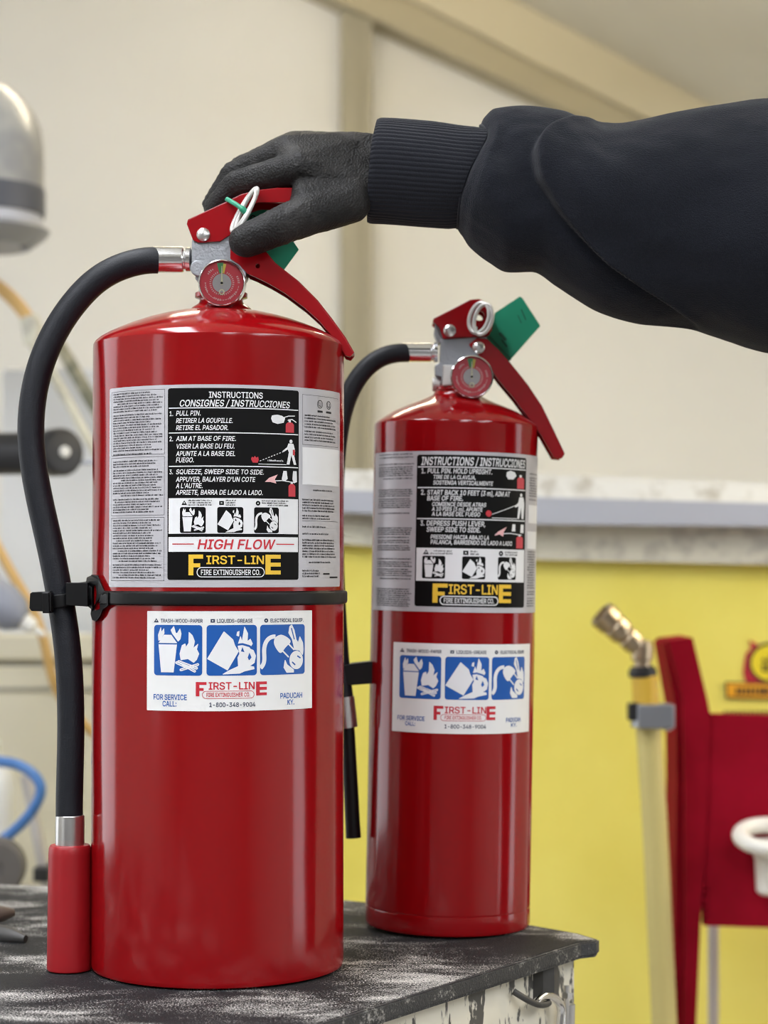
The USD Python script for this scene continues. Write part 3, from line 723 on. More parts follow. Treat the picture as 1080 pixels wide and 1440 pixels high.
    for k in range(9):
        q = k / 9; pr.poly('white', pxline(S, Z, [(365 + 35 * q, 647.5 - 15 * q), (365 + 35 * (q + .06), 647.5 - 15 * (q + .06))], .0005))
    pr.poly('white', pxline(S, Z, [(363, 651.8), (402, 651.8)], .0005)); micro(pr, 'white', rng, S(376), S(398), Z(649.5), Z(645), .004, .0013, 0, 0)
    dev(405, 414.5, 679, 697, 676)
    pr.poly('white', pxpoly(S, Z, [(398, 660.5), (402.5, 660.5), (404, 672), (400, 675.5), (395.5, 673)])); pr.poly('white', pxpoly(S, Z, [(411.5, 660.5), (416.5, 660.5), (417, 676), (412.5, 678), (410.5, 672)]))
    pr.poly('white', pxline(S, Z, [(374, 676), (396, 674.5), (414, 677)], .0006)); pr.poly('pink', pxpoly(S, Z, [(372, 677), (378, 671), (390, 666), (386, 673), (388, 679), (380, 677)]))
    # class pictograms
    class_icons(pr, S, Z, (259.5, 311.5, 362.5), 704.5, 710, 'tiny')
    for x0, x1 in ((265, 304), (317.5, 333), (368, 405)): micro(pr, 'tiny', rng, S(x0), S(x1), Z(711.5), Z(702.5), .0015, .0010, .2, 0)
    for k, (x0, x1) in enumerate(((253.5, 289.5), (305.5, 342), (357, 391.5))):
        pr.poly('blk%d' % k, rbox(S, Z, x0, x1, 713, 749.5, .0014)); put_icon(pr, 'fig%d' % k, k, S, Z, x0, x1, 713, 749.5)
    T('HIGH FLOW', 278, 387, 758.8, 772, .2, 'redt')
    pr.poly('redt', pxline(S, Z, [(243, 765), (273, 765)], .0007)); pr.poly('redt', pxline(S, Z, [(388, 765), (413, 765)], .0007))
    logo(pr, 'yellow', 'white', S, Z, (265.5, 286, 779.8, 809), (290.5, 371, 781.5, 793), (373, 394.5, 779.8, 808), (277, 372, 797.5, 812), .0006)
    for key, nm, mt, off in (('small', 'small_print', 'small_print', .00034), ('black', 'panel_print', 'black_print', .00034), ('white', 'white_lettering', 'white_print', .00048), ('redp', 'red_picture', 'red_print', .0006),
                             ('pink', 'spray_picture', 'pink_print', .0006), ('tiny', 'small_print', 'black_print', .00060), ('blk', 'pictogram', 'black_print', .00060), ('fig', 'pictogram_figure', 'white_print', .00072), ('redt', 'red_lettering', 'red_print', .00060), ('yellow', 'logo_print', 'yellow_print', .00048)):
        pr.build(key, nm, mt, base, off, 'stuff' if nm == 'small_print' else None)
label_1(e1)
def service_label(e, box4, cx, icons3, iy, smalls, sy, lg, phone, left, right, tilt=0.):
    x0, x1, y0, y1 = box4
    S = lambda x: e.lab(x, (y0 + y1) / 2)[0]
    Z = lambda y: e.lab(cx, y)[1]
    pr = Print(e)
    pr.poly('base', rbox(S, Z, x0, x1, y0, y1, .0006))
    base = pr.build('base', 'service_label', 'sticker', e.path, .00020)
    setdata(stage.GetPrimAtPath(base), label='white service label with three blue pictograms')
    for k, (a, b) in enumerate(icons3):
        pr.poly('pic%d' % k, rbox(S, Z, a, b, *iy, .0022)); put_icon(pr, 'fig%d' % k, k, S, Z, a, b, *iy)
    class_icons(pr, S, Z, [s[0] - 6 for s in smalls], sy[0], sy[1], 'navy')
    for (a, b), t in zip(smalls, ('TRASH-WOOD-PAPER', 'LIQUIDS-GREASE', 'ELECTRICAL EQUIP.')): put_text(pr, 'navy%d' % a, t, S, Z, a, b, sy[0], sy[1])
    logo(pr, 'red', 'red', S, Z, *lg, .00035)
    put_text(pr, 'navy1', '1-800-348-9004', S, Z, *phone)
    for t, b in zip(('FOR SERVICE', 'CALL:', 'PADUCAH', 'KY.'), left + right): put_text(pr, 'blue%d' % b[0], t, S, Z, *b)
    for key, nm, mt, off in (('pic', 'pictogram', 'blue_print', .00034), ('fig', 'pictogram_figure', 'white_print', .00048), ('blue', 'blue_lettering', 'blue_print', .00034), ('navy', 'dark_lettering', 'navy_print', .00034), ('red', 'logo_print', 'red_print', .00034)):
        pr.build(key, nm, mt, base, off, 'stuff' if nm == 'small_print' else None)
service_label(e1, (207, 438.5, 859.5, 1000), 322, ((217, 284.5), (290.5, 361), (365.5, 428)), (879, 950), ((226, 285), (305, 355), (380, 426)), (870.5, 875.5),
              ((275.5, 290.5, 959, 979), (293.5, 358, 959.5, 969.5), (360, 375, 959, 978.5), (284.5, 357.5, 971.5, 982.5)), (294.5, 359, 988, 994), [(216.5, 263, 977, 984.3), (229, 248.5, 986.3, 993.6)], [(394, 424.5, 976.5, 983.8), (404, 413.5, 986, 993)])

# ---- the smaller extinguisher behind
e2 = new_ext(629, 1298, 1.612, .0648, 1.07, 'smaller red fire extinguisher behind, with a light green tag on its valve')
k2 = e2.D / F; R2 = e2.R; cx2 = 629
def up2(x, y):
    """Undoes the lean so that a silhouette measured in the photograph gives local coordinates."""
    return tolocal(e2.E(x, y), e2.path)
z_sh = up2(527, 600)[2]
zl = lambda y: up2(642, y)[2]
body2 = [(0, .006), (R2 - .010, .006), (R2 - .007, .0005), (R2 - .0035, 0), (R2 - .0010, .001), (R2, .0035), (R2, .014), (R2 - .0003, .0150), (R2 - .0003, .0158), (R2, .0168)]
dome2 = [(R2, zl(603)), (R2 - .0004, zl(598.5)), (R2 - .002, zl(595)), (101 * k2, zl(588)), (88 * k2, zl(580)), (70 * k2, zl(572)), (54 * k2, zl(566)), (42 * k2, zl(560.5)), (34 * k2, zl(556.5)), (32 * k2, zl(554)), (30 * k2, zl(548)), (30 * k2, zl(545)), (0, zl(545))]
def local_part(e, n, mesh, mt, parent=None, smooth=35, label=None):
    return obj(n, mesh, M[mt], parent or e.path, smooth, world=False, label=label)
local_part(e2, 'cylinder', lathe(body2 + [(R2, z) for z in np.linspace(.0168, dome2[0][1], 14)[1:-1]] + dome2, 160), 'red_paint', smooth=22)
local_part(e2, 'neck_collar', lathe([(0, zl(552)), (31 * k2, zl(552)), (32 * k2, zl(549)), (26 * k2, zl(543)), (24 * k2, zl(538)), (0, zl(538))], 48), 'red_paint')
vb = plate(e2, [(619, 480), (684, 476), (684, 500), (680, 520), (668, 550), (622, 550), (620, 532), (612, 530), (611, 516), (618, 512)], -.0115, .0115, 2.0)
e2.part('valve_body', cat_([vb, plate(e2, [(612, 455), (622, 458), (624, 484), (615, 484), (610, 470)], -.009, .009, 1.0)]), 'cast_metal')
e2.part('valve_port', cat_([lathe([(0, 0), (.0055, 0), (.006, .001), (.006, .009), (.0045, .010), (.0045, .014), (0, .014)], 28, 'x', e2.E(608, 540)), box(*(e2.E(622, 535)[0] + np.array([0, .010])), e2.D - .016, e2.D - .008, e2.E(0, 545)[2], e2.E(0, 516)[2], .001)]), 'white_metal')
H2 = [(607.5, 455), (611, 450), (661, 425), (672, 424), (688, 431), (694, 444), (690, 468), (679, 475), (622, 479), (617, 463)]
e2.part('carry_handle', channel(e2, H2, [(609, 453), (661, 426.3), (672, 425.3), (688, 432)], .0138, rnd=1.5, holes=[(673, 447, 7)]), 'red_lever')
e2.part('rivet', rivet(e2, 632.5, 465, 8.6, -.0138), 'satin_metal')
L2 = [(658, 487), (669, 478), (684, 480), (700, 495), (716, 513), (740, 543), (760, 573), (776, 606), (792, 640), (788, 646), (777, 645), (760, 615), (741, 589), (722, 563), (700, 537), (684, 515), (670, 500)]
e2.part('squeeze_lever', channel(e2, L2, [(669, 479), (684, 481), (700, 496), (716, 514), (740, 544), (760, 574), (776, 607), (791, 640)], .0128, rnd=1.5), 'red_lever')
e2.part('rivet', rivet(e2, 673, 489, 8.6, -.0128), 'satin_metal')
gauge(e2, 663, 531, 30.5, -.020)
r2 = e2.part('pull_ring', loop(oval(e2, (668, 468), (679, 426), 13 * k2, -.0185, .004), .0015), 'white_metal', label='steel pull ring')
e2.part('ring_turn', loop(oval(e2, (674, 470), (685, 428), 12 * k2, -.0205, .003), .0015), 'white_metal', r2)
e2.part('pull_pin', tube([e2.E(668, 462, -.018), e2.E(668, 462, .018)], .002, 12), 'white_metal', r2)
tag2 = e2.part('inspection_tag', plate(e2, [(733, 413), (737, 416), (762, 455), (716, 507), (712, 505), (684, 474), (698, 436)], .0155, .0170, 1.5), 'green_tag', label='bright green tag with dark print')
fold = cat_([prism(LineString([tuple(e2.E(x, y)[[0, 2]]) for x, y in l]).buffer(w * k2), e2.D + .0151, e2.D + .0155) for l, w in (([(705, 466), (712, 474)], 2.2), ([(708, 476), (714, 484)], 1.4), ([(735, 432), (741, 446)], .8), ([(690, 470), (720, 503)], .7), ([(730, 440), (735, 451)], .6))])
e2.part('tag_print', fold, 'dark_print', tag2, False)
e2.part('hose_ferrule', cat_([lathe([(0, 0), (.0072, 0), (.0075, .0006), (.0075, .0225), (.0068, .0232), (.0068, .0245), (.0080, .0248), (.0080, .028), (0, .028)], 40, 'x', e2.E(566, 495.5))]), 'chrome')
path2 = [(574, 496), (566, 496), (540, 501), (514, 519), (494, 548), (480, 590), (473, 640), (470, 720), (471, 800), (474, 870), (478, 930), (484, 985)]
hp2 = spline([e2.E(x, y, d) for (x, y), d in zip(path2, np.linspace(0, -.01, len(path2)))], 110)
e2.part('hose', tube(hp2, .0075, 28), 'rubber')
a, b, c = e2.E(484, 980, -.01), e2.E(489, 1023, -.01), e2.E(497, 1178, -.01)
e2.part('nozzle_ferrule', along(lathe([(0, 0), (.0080, 0), (.0080, np.linalg.norm(b - a)), (0, np.linalg.norm(b - a))], 32), a, b), 'satin_metal')
ln = np.linalg.norm(c - b)
e2.part('nozzle', along(lathe([(0, 0), (.0052, 0), (.0055, ln * .1), (.0058, ln * .9), (.0060, ln), (.0045, ln), (.0045, ln * .95), (0, ln * .95)], 32), b, c), 'black_plastic', label='black tapered nozzle')
e2.part('hose_clip', cat_([plate(e2, [(468, 938), (495, 932), (522, 929), (530, 929), (530, 959), (495, 962), (468, 962)], -.016, .004, 1.0)]), 'black_plastic')

def label_2(e):
    rng = random.Random(12)
    S = lambda x: e.lab(x, 745)[0]
    Z = lambda y: e.lab(636, y)[1]
    pr = Print(e)
    pr.poly('base', rbox(S, Z, 526.5, 754.8, 634.5, 861, .0012))
    base = pr.build('base', 'instruction_label', 'silver_label', e.path, .00020)
    setdata(stage.GetPrimAtPath(base), label='silver instruction label with black panel and tiny print')
    for y0, y1 in ((637, 642), (651, 675), (686, 715), (721, 724), (742, 777), (786, 819), (829, 855)):
        micro(pr, 'small', rng, S(532), S(581), Z(y1), Z(y0), .0016, .0011, .08)
    micro(pr, 'small', rng, S(743), S(753), Z(702), Z(660), .0020, .0012, .2); micro(pr, 'small', rng, S(742), S(752.5), Z(855), Z(772), .0020, .0012, .2)
    pr.poly('white', rbox(S, Z, 742, 753.8, 706, 732)); pr.poly('white', rbox(S, Z, 741, 753, 744, 769))
    pr.poly('black', rbox(S, Z, 585, 738, 639.5, 853.5, .0020))
    pr.poly('white', rbox(S, Z, 586.5, 737, 771, 817.5))
    for y in (656.8, 686, 729.8): pr.poly('white', pxline(S, Z, [(586.5, y), (737, y)], .0008))
    T = lambda t, x0, x1, y0, y1, it=0.: put_text(pr, 'white', t, S, Z, x0, x1, y0, y1, True, it)
    T('INSTRUCTIONS / INSTRUCCIONES', 591, 736.5, 643, 654, .12)
    for n, y in (('1.', 658.8), ('2.', 689), ('3.', 732.5)): T(n, 591.5, 597, y, y + 7)
    for t, x0, x1, y, h in (('PULL PIN. HOLD UPRIGHT.', 600, 691, 659, 6.6), ('TIRE DE LA CLAVIJA,', 608, 668, 668.3, 5.3), ('SOSTENGA VERTICALMENTE', 608, 692, 676, 5.6),
                            ('START BACK 10 FEET (3 m), AIM AT', 600, 716, 689.4, 6.6), ('BASE OF FIRE.', 600, 651, 697.6, 6.4), ('COMIENCE DESDE ATRAS', 607, 683, 706.4, 5.4), ('A 10 PIES (3 m), APUNTE', 607, 678, 713.2, 5.4), ('A LA BASE DEL FUEGO', 607, 675, 720, 5.6),
                            ('DEPRESS PUSH LEVER,', 600, 682.5, 732.6, 6.8), ('SWEEP SIDE TO SIDE.', 600, 676, 741.4, 6.6), ('PRESIONE HACIA ABAJO LA', 606, 688, 752.4, 5.6), ('PALANCA, BARRIENDO DE LADO A LADO', 606, 720, 759.6, 5.8)):
        T(t, x0, x1, y, y + h, .12)
    def dev(x0, x1, y0, y1, neck):
        pr.poly('redp%d' % y0, pxpoly(S, Z, [(x0, y1), (x1, y1), (x1, y0 + 2.5), (x1 - 2, y0), (x0 + 2, y0), (x0, y0 + 2.5)])); pr.poly('white', rbox(S, Z, (x0 + x1) / 2 - 1.4, (x0 + x1) / 2 + 1.4, neck, y0))
    dev(725.5, 735, 668, 684, 664.5)
    pr.poly('white', pxpoly(S, Z, [(711, 662), (716, 659.5), (722, 661.5), (724, 666), (720, 671), (713, 671), (710.5, 667)]).buffer(.0002))
    pr.poly('white', unary_union([Point(S(731.5), Z(693)).buffer(.0013), pxpoly(S, Z, [(729, 696), (734.5, 696), (736, 706), (735, 727), (732.5, 727), (731.5, 711), (729, 727), (726.5, 727), (728, 709), (723.5, 711), (722.5, 709.5), (727.5, 704)])]))
    pr.poly('redp1', Point(S(686.5), Z(721)).buffer(.0024)); pr.poly('white', pxline(S, Z, [(691, 722), (724, 708)], .0005)); pr.poly('white', pxline(S, Z, [(691, 727), (726, 727)], .0005))
    dev(725.5, 734.5, 752, 769, 749)
    pr.poly('white', pxpoly(S, Z, [(720, 735), (724, 735), (724, 745), (719, 745)])); pr.poly('white', pxpoly(S, Z, [(731.5, 735), (735.5, 735), (735.5, 747), (731, 747)])); pr.poly('white', pxline(S, Z, [(696, 750), (716, 748), (733, 750)], .0006))
    pr.poly('pink', pxpoly(S, Z, [(695, 752), (700, 746), (712, 739), (708, 746), (707, 753), (702, 750)]))
    class_icons(pr, S, Z, (600, 655.5, 704.5), 774, 780, 'tiny')
    for x0, x1 in ((606, 642), (662, 676), (710, 730)): micro(pr, 'tiny', rng, S(x0), S(x1), Z(780), Z(773.5), .0020, .0014, .2, 0)
    for k, (x0, x1) in enumerate(((595, 627), (650.5, 683), (700.5, 725.5))):
        pr.poly('blk%d' % k, rbox(S, Z, x0, x1, 782, 814, .0013)); put_icon(pr, 'fig%d' % k, k, S, Z, x0, x1, 782, 814)
    logo(pr, 'yellow', 'white', S, Z, (610, 631, 821, 848), (632.5, 701, 822, 835), (702.5, 719.5, 821, 847), (620, 702, 838, 851), .0008)
    for key, nm, mt, off in (('small', 'small_print', 'small_print', .00034), ('black', 'panel_print', 'black_print', .00034), ('white', 'white_lettering', 'white_print', .00048), ('redp', 'red_picture', 'red_print', .0006),
                             ('pink', 'spray_picture', 'pink_print', .0006), ('tiny', 'small_print', 'black_print', .00060), ('blk', 'pictogram', 'black_print', .00060), ('fig', 'pictogram_figure', 'white_print', .00072), ('yellow', 'logo_print', 'yellow_print', .00048)):
        pr.build(key, nm, mt, base, off, 'stuff' if nm == 'small_print' else None)
label_2(e2)
service_label(e2, (552.5, 744, 905.5, 1032), 636, ((562, 620), (625.5, 687), (691, 736.5)), (923.5, 984), ((571, 620), (641, 683), (703, 736)), (914.5, 919),
              ((610.5, 624, 993, 1013), (626, 684, 994, 1003), (684.5, 697, 993, 1012.5), (620, 684, 1004.5, 1014)), (626, 684, 1019, 1024.3), [(560, 598, 1009, 1015), (571, 585, 1017, 1022.5)], [(712, 732, 1010, 1016), (719, 727, 1018, 1023)])

# ------------------------------------------------------------------ the person: gloved hand and sleeve
D = e1.D
pp = thing('person', 'person reaching in from the right in a black sweatshirt and dark grey work glove', 'person', P(980, 700, 1.46))
def J(x, y, dy, r): return P(x, y, D + dy * .001), r * .001
chains = [
    [J(425, 236, -12, 12.8), J(334, 259, 9, 10.2), J(306, 290, 19, 9.3), J(309, 316, 22, 8.4)],
    [J(408, 214, 8, 13.0), J(330, 247, 27, 10.6), J(303, 288, 33, 9.4), J(312, 320, 27, 8.6)],
    [J(414, 208, 27, 12.4), J(340, 239, 45, 10.2), J(314, 280, 49, 9.2), J(324, 314, 40, 8.4)],
    [J(430, 212, 44, 11.6), J(366, 238, 58, 9.2), J(342, 274, 58, 8.4), J(350, 306, 48, 7.8)],
    [J(492, 284, -12, 15.5), J(432, 302, -24, 14.6), J(384, 322, -29, 13.0), J(345, 339, -28, 11.6)],
]
palm = [J(425, 236, -12, 12.8), J(408, 214, 8, 13.0), J(414, 208, 27, 12.4), J(430, 212, 44, 11.6), J(510, 268, -3, 16.2), J(510, 222, 18, 18.4)]
wrist = [J(508, 268, -3, 16.2), J(508, 222, 18, 18.2), J(560, 262, 3, 15), J(560, 226, 14, 15), J(640, 260, 6, 14), J(640, 232, 14, 14)]
thenar = [J(488, 284, -12, 15.0), J(430, 303, -24, 12.5), J(432, 268, -14, 11), J(498, 268, -5, 16)]
def hull(js): return m3.Manifold.batch_hull([m3.Manifold.sphere(r, 28).translate(tuple(p)) for p, r in js])
parts = [hull(palm), hull(wrist), hull(thenar)]
for c in chains:
    for a, b in zip(c[:-1], c[1:]): parts.append(hull([a, b]))
hand = m3.Manifold.batch_boolean(parts, m3.OpType.Add).refine_to_length(.0028)
hm = tm(hand); hm.merge_vertices(digits_vertex=5); hm.update_faces(hm.nondegenerate_faces()); hm.remove_unreferenced_vertices(); hv0 = np.array(hm.vertices)
trimesh.smoothing.filter_taubin(hm, lamb=.5, nu=.52, iterations=26)
mv = hm.vertices - hv0; far = np.linalg.norm(mv, axis=1)
bad = (far > .004) | ~np.isfinite(far)
hm.vertices = np.where(bad[:, None], hv0, hm.vertices)
v = np.array(hm.vertices); n = np.nan_to_num(np.array(hm.vertex_normals))
wr = meshkit.fbm(v * [130, 130, 130], 4, 3) - .5
cr = np.zeros(len(v))
for c in chains:        # the stretched knit puckers at each joint
    for (p, r), (q, _) in zip(c[1:-1], c[2:]):
        ax = (q - c[0][0]) / np.linalg.norm(q - c[0][0]); dd = v - p; al = dd @ ax
        near = np.exp(-(np.linalg.norm(dd, axis=1) / (r * 1.5))**2)
        cr += near * np.cos(al / .0026 * 2 * np.pi * .5) * .00035
hm.vertices = v + n * (wr * .0016 + cr)[:, None]
obj('glove', hm, M['glove'], pp, True, label='dark grey knitted work glove')
# cuff and sleeve: skins around the forearm, measured from their outlines
itp = lambda xs, ys: PchipInterpolator(xs, ys)
ctop = itp([505, 530, 600, 672, 700], [172, 167, 172, 180, 180]); cbot = itp([505, 530, 600, 640, 700], [313, 314, 319, 320, 320])
seam = itp([-1.01, -.6, -.1, .4, .8, 1.01], [640, 642, 652, 668, 680, 672])     # by height on the sleeve, bottom to top
cend = itp([-1.01, 0, 1.01], [516, 520, 531])
AY = 1.456
def ringpt(u, s, c, top, bot, halfd, add=0.0):
    """Point of the sleeve at x = u for height sine s and depth cosine c."""
    t, b = P(0, float(top(u)), AY)[2], P(0, float(bot(u)), AY)[2]
    zc, hz = (t + b) / 2, (t - b) / 2
    x = P(u, 700, AY)[0]
    nn = np.array([c / halfd, s / hz]); nn /= np.linalg.norm(nn)
    return np.array([x, AY - c * halfd - nn[0] * add, zc + s * hz + nn[1] * add])
NR, RIBS, NU = 528, 66, 30
v = []
for i in range(-6, NU + 1):
    for j in range(NR):
        th = 2 * np.pi * j / NR; s, c = math.sin(th), math.cos(th)
        t = max(i, 0) / NU
        u0, u1 = float(cend(s)), float(seam(s)) + 4
        u = u0 + (u1 - u0) * t
        rib = .00065 * (abs(math.cos(RIBS * th / 2 + .25 * math.sin(3 * th))) ** .7 - .7)
        roll = -.0045 * (-min(i, 0) / 6)**1.0 - .0012 * max(0, 1 - t / .05)**2 - .0008 * max(0, (t - .9) / .1)
        wav = .0009 * math.sin(5 * th + 3 * t) * t
        q = ringpt(u, s, c, ctop, cbot, .0345, rib + roll + wav)
        if i < 0: q[0] += .0015 * (-i)
        v.append(q)
def gridmesh(v, rows, n):
    f = []
    for i in range(rows - 1):
        for j in range(n):
            k = (j + 1) % n
            f += [(i * n + j, (i + 1) * n + k, i * n + k), (i * n + j, (i + 1) * n + j, (i + 1) * n + k)]
    m = trimesh.Trimesh(np.array(v), f, process=False)
    return m
def outward(m, rows, n):
    c = m.vertices.reshape(rows, n, 3).mean(1)
    k = (rows // 2) * 2 * n
    fc = m.triangles_center[k:k + 2 * n]; d = fc - np.array([fc[:, 0].mean(), AY, c[rows // 2][2]])
    if (m.face_normals[k:k + 2 * n] * d).sum() < 0: m.invert()
    return m
cuff = outward(gridmesh(v, NU + 7, NR), NU + 7, NR)
stp = itp([630, 655, 672, 700, 740, 790, 820, 850, 1000, 1080, 1300, 1560], [190, 176, 164, 152.5, 150, 155, 166, 177, 153, 140, 132, 150])
sbt = itp([630, 645, 660, 690, 715, 750, 785, 850, 900, 975, 1030, 1080, 1300, 1560], [305, 325, 345, 370, 382, 381, 402, 440, 454, 463, 480, 496, 520, 470])
shd = itp([630, 645, 680, 740, 850, 1000, 1300, 1560], [.034, .040, .050, .056, .063, .073, .082, .078])
foldx = itp([-1.01, -.86, -.62, -.44, -.25, 0, .3, .55, .8, .95, 1.01], [985, 925, 845, 795, 768, 750, 746, 756, 785, 825, 850])
NS, ROWS = 240, 320
v = []
for i in range(ROWS + 1):
    for j in range(NS):
        th = 2 * np.pi * j / NS; s, c = math.sin(th), math.cos(th)
        t = (i / ROWS)**1.25
        u0 = float(seam(s)); u = u0 + (1560 - u0) * t
        # height of this point in the photograph decides on which side of the fold it lies
        fx = float(foldx(s)); dlt = u - fx
        drop = 0.0
        if c > 0:
            w = c ** .6
            drop = -.0105 * w / (1 + math.exp(min(60, dlt / 1.2))) * math.exp(-max(0, -dlt) / 120) + .0016 * w * math.exp(-(dlt - 9)**2 / 110)
        start = -.0030 * math.exp(-((u - u0) / 5)**2) + .0012 * math.exp(-((u - u0 - 7) / 4.5)**2)
        fade = min(1, (u - u0) / 30)
        wr = .0105 * (meshkit.fbm(np.array([u * .010, s * 1.6 + 9, c * 1.6]), 3, 8) - .5) * fade * (abs(c)**.5)
        dia = .0030 * math.sin((u * .040) + s * 3.4) * fade * abs(c) * math.exp(-((u - 700) / 60)**2)
        big = .0042 * math.sin((u - 700) * .018 - s * 2.6) * abs(c) * min(1, max(0, (dlt - 25) / 80))
        bl = min(1, (u - u0) / 22); bl = math.sin(bl * math.pi / 2)
        v.append(ringpt(u, s, c, lambda q: stp(q) * bl + (float(ctop(min(q, 700))) - 1) * (1 - bl), lambda q: sbt(q) * bl + (float(cbot(min(q, 700))) + 1) * (1 - bl), float(shd(u)) * bl + .0352 * (1 - bl), drop + start + wr + dia + big))
sl = outward(gridmesh(v, ROWS + 1, NS), ROWS + 1, NS)
slv = obj('sleeve', sl, M['fleece'], pp, True, label='black fleece sleeve bunched above the cuff')
obj('cuff', cuff, M['ribbing'], slv, 60, label='ribbed black cuff')
sp = np.array(v).reshape(ROWS + 1, NS, 3)[4]
obj('seam', loop(sp, .0010, 8), M['ribbing'], slv, True)

# the rest of the person, standing outside the frame at the right
M['skin'] = mat('skin', (.50, .29, .20), .5)
M['hair'] = mat('hair', (.025, .017, .012), .6, bump=(300, .6))
M['trousers'] = mat('trousers', (.018, .020, .026), .85, bump=(600, .4))
M['leather'] = mat('leather', (.03, .02, .014), .5)
M['eye_white'] = mat('eye_white', (.7, .7, .68), .3)
def turn(x, y, z):
    return np.array([.62 - (y - 1.445), 1.452 + (x - .60), z + .045 * min(1, max(0, (z - .14) / .8))])
def S(x, y, z, r): return (turn(x, y, z), r)
def body_mesh(hulls, step, it):
    b = m3.Manifold.batch_boolean([hull(h) for h in hulls], m3.OpType.Add).refine_to_length(step)
    t = tm(b); t.merge_vertices(digits_vertex=5); v0 = np.array(t.vertices)
    trimesh.smoothing.filter_taubin(t, lamb=.5, nu=.52, iterations=it)
    bad = ~(np.linalg.norm(t.vertices - v0, axis=1) < step * 2)
    t.vertices = np.where(bad[:, None], v0, t.vertices)
    return t
RS, LS = S(.60, 1.445, 1.385, .085), S(.64, 1.08, 1.395, .075)
ch = [S(.61, 1.345, 1.22, .118), S(.61, 1.185, 1.22, .118)]; wa = [S(.63, 1.335, .99, .122), S(.63, 1.195, .99, .122)]
obj('sweatshirt', body_mesh([[RS, LS, S(.63, 1.265, 1.445, .075)] + ch, ch + wa, [(np.array([.47, AY, 1.429]), .084), RS], [LS, S(.66, 1.01, 1.13, .058)], [S(.66, 1.01, 1.13, .058), S(.57, 1.02, .90, .045)],
                              [S(.63, 1.265, 1.46, .07), S(.64, 1.265, 1.485, .066)], wa + [S(.635, 1.335, .93, .118), S(.635, 1.195, .93, .118)]], .014, 14), M['fleece'], pp, True)
hp = [S(.64, 1.335, .92, .112), S(.64, 1.195, .92, .112)]
obj('trousers', body_mesh([hp, [S(.64, 1.345, .86, .098), S(.63, 1.36, .50, .072)], [S(.63, 1.36, .50, .072), S(.65, 1.365, .12, .062)], [S(.64, 1.185, .86, .098), S(.64, 1.17, .50, .072)], [S(.64, 1.17, .50, .072), S(.66, 1.165, .12, .062)],
                            hp + [S(.64, 1.345, .86, .098), S(.64, 1.185, .86, .098)]], .014, 14), M['trousers'], pp, True)
for yy, xx in ((1.365, .65), (1.165, .66)):
    bt = hull([S(xx, yy, .05, .047), S(xx - .15, yy, .042, .040), S(xx, yy, .14, .052)])
    obj('boot', tm(bt.trim_by_plane((0, 0, 1), .003)), M['leather'], pp, 40)
hd_ = body_mesh([[S(.635, 1.265, 1.655, .078), S(.60, 1.265, 1.665, .074), S(.60, 1.265, 1.60, .062)], [S(.60, 1.265, 1.60, .06), S(.575, 1.265, 1.562, .036)], [S(.645, 1.265, 1.60, .058), S(.64, 1.265, 1.47, .058)],
                 [S(.525, 1.265, 1.655, .008), S(.512, 1.265, 1.622, .012), S(.545, 1.265, 1.62, .016)], [S(.540, 1.25, 1.585, .009), S(.540, 1.28, 1.585, .009)], [S(.63, 1.345, 1.645, .014), S(.635, 1.343, 1.615, .010)], [S(.63, 1.185, 1.645, .014), S(.635, 1.187, 1.615, .010)]], .006, 8)
bd = obj('body', hd_, M['skin'], pp, True)
for yy in (1.237, 1.293): obj('eye', cat_([sphere(turn(.5395, yy, 1.645), .011)]), M['eye_white'], bd)
for yy in (1.237, 1.293): obj('pupil', sphere(turn(.5318, yy, 1.645), .0048), M['hair'], bd)
obj('hair', body_mesh([[S(.645, 1.265, 1.675, .086), S(.60, 1.265, 1.705, .070), S(.67, 1.265, 1.63, .068)]], .008, 6), M['hair'], pp, True)
gl = [[S(.575, 1.02, .91, .040), S(.56, 1.02, .86, .038)], [S(.56, 1.02, .87, .034), S(.545, 1.055, .80, .013), S(.555, .985, .80, .012)]]
for k_, (dy_, ln_) in enumerate(((1.052, .085), (1.030, .095), (1.008, .09), (.987, .07))):
    gl += [[S(.547, dy_, .80, .0105), S(.535, dy_, .80 - ln_ * .5, .0095)], [S(.535, dy_, .80 - ln_ * .5, .0095), S(.515 + .004 * k_, dy_, .80 - ln_, .0085)]]
gl += [[S(.55, 1.045, .86, .015), S(.525, 1.072, .82, .012)], [S(.525, 1.072, .82, .012), S(.510, 1.075, .78, .010)]]
obj('glove', body_mesh(gl, .005, 8), M['glove'], pp, True)

# ------------------------------------------------------------------ yellow cabinet behind, at the right
YD = 2.62
def wbox(x0, x1, y0, y1, d0, d1, r=.003):
    a, b = P(x0, y1, d0), P(x1, y0, d0)
    return box(a[0], b[0], d0, d1, a[2], b[2], r)
def strip(pts, d0, d1):
    return prism(Polygon([tuple(P(x, y, d0)[[0, 2]]) for x, y in pts]), d0, d1)
yc = thing('yellow_cabinet', 'yellow painted metal cabinet with worn cream trim and blue grey ledge behind the extinguishers', 'cabinet', (P(800, 800, YD + .2)[0], YD + .2, 0))
xa, xb = P(330, 700, YD)[0], P(1330, 700, YD)[0]
obj('body', box(xa, xb, YD, YD + .5, .04, P(0, 760, YD)[2], .004), M['yellow_paint'], yc)
obj('trim_band', strip([(322, 708), (485, 716), (760, 730), (1080, 735), (1335, 740), (1335, 800), (1080, 794), (760, 787), (485, 765), (322, 757)], YD - .022, YD + .01), M['cream_trim'], yc, 35, label='worn cream trim band')
obj('ledge', strip([(318, 683), (485, 689), (760, 699), (1080, 708), (1340, 716), (1340, 749), (1080, 740), (760, 737), (485, 720), (318, 713)], YD - .06, YD + .30), M['ledge_grey'], yc, 35, label='blue grey ledge')
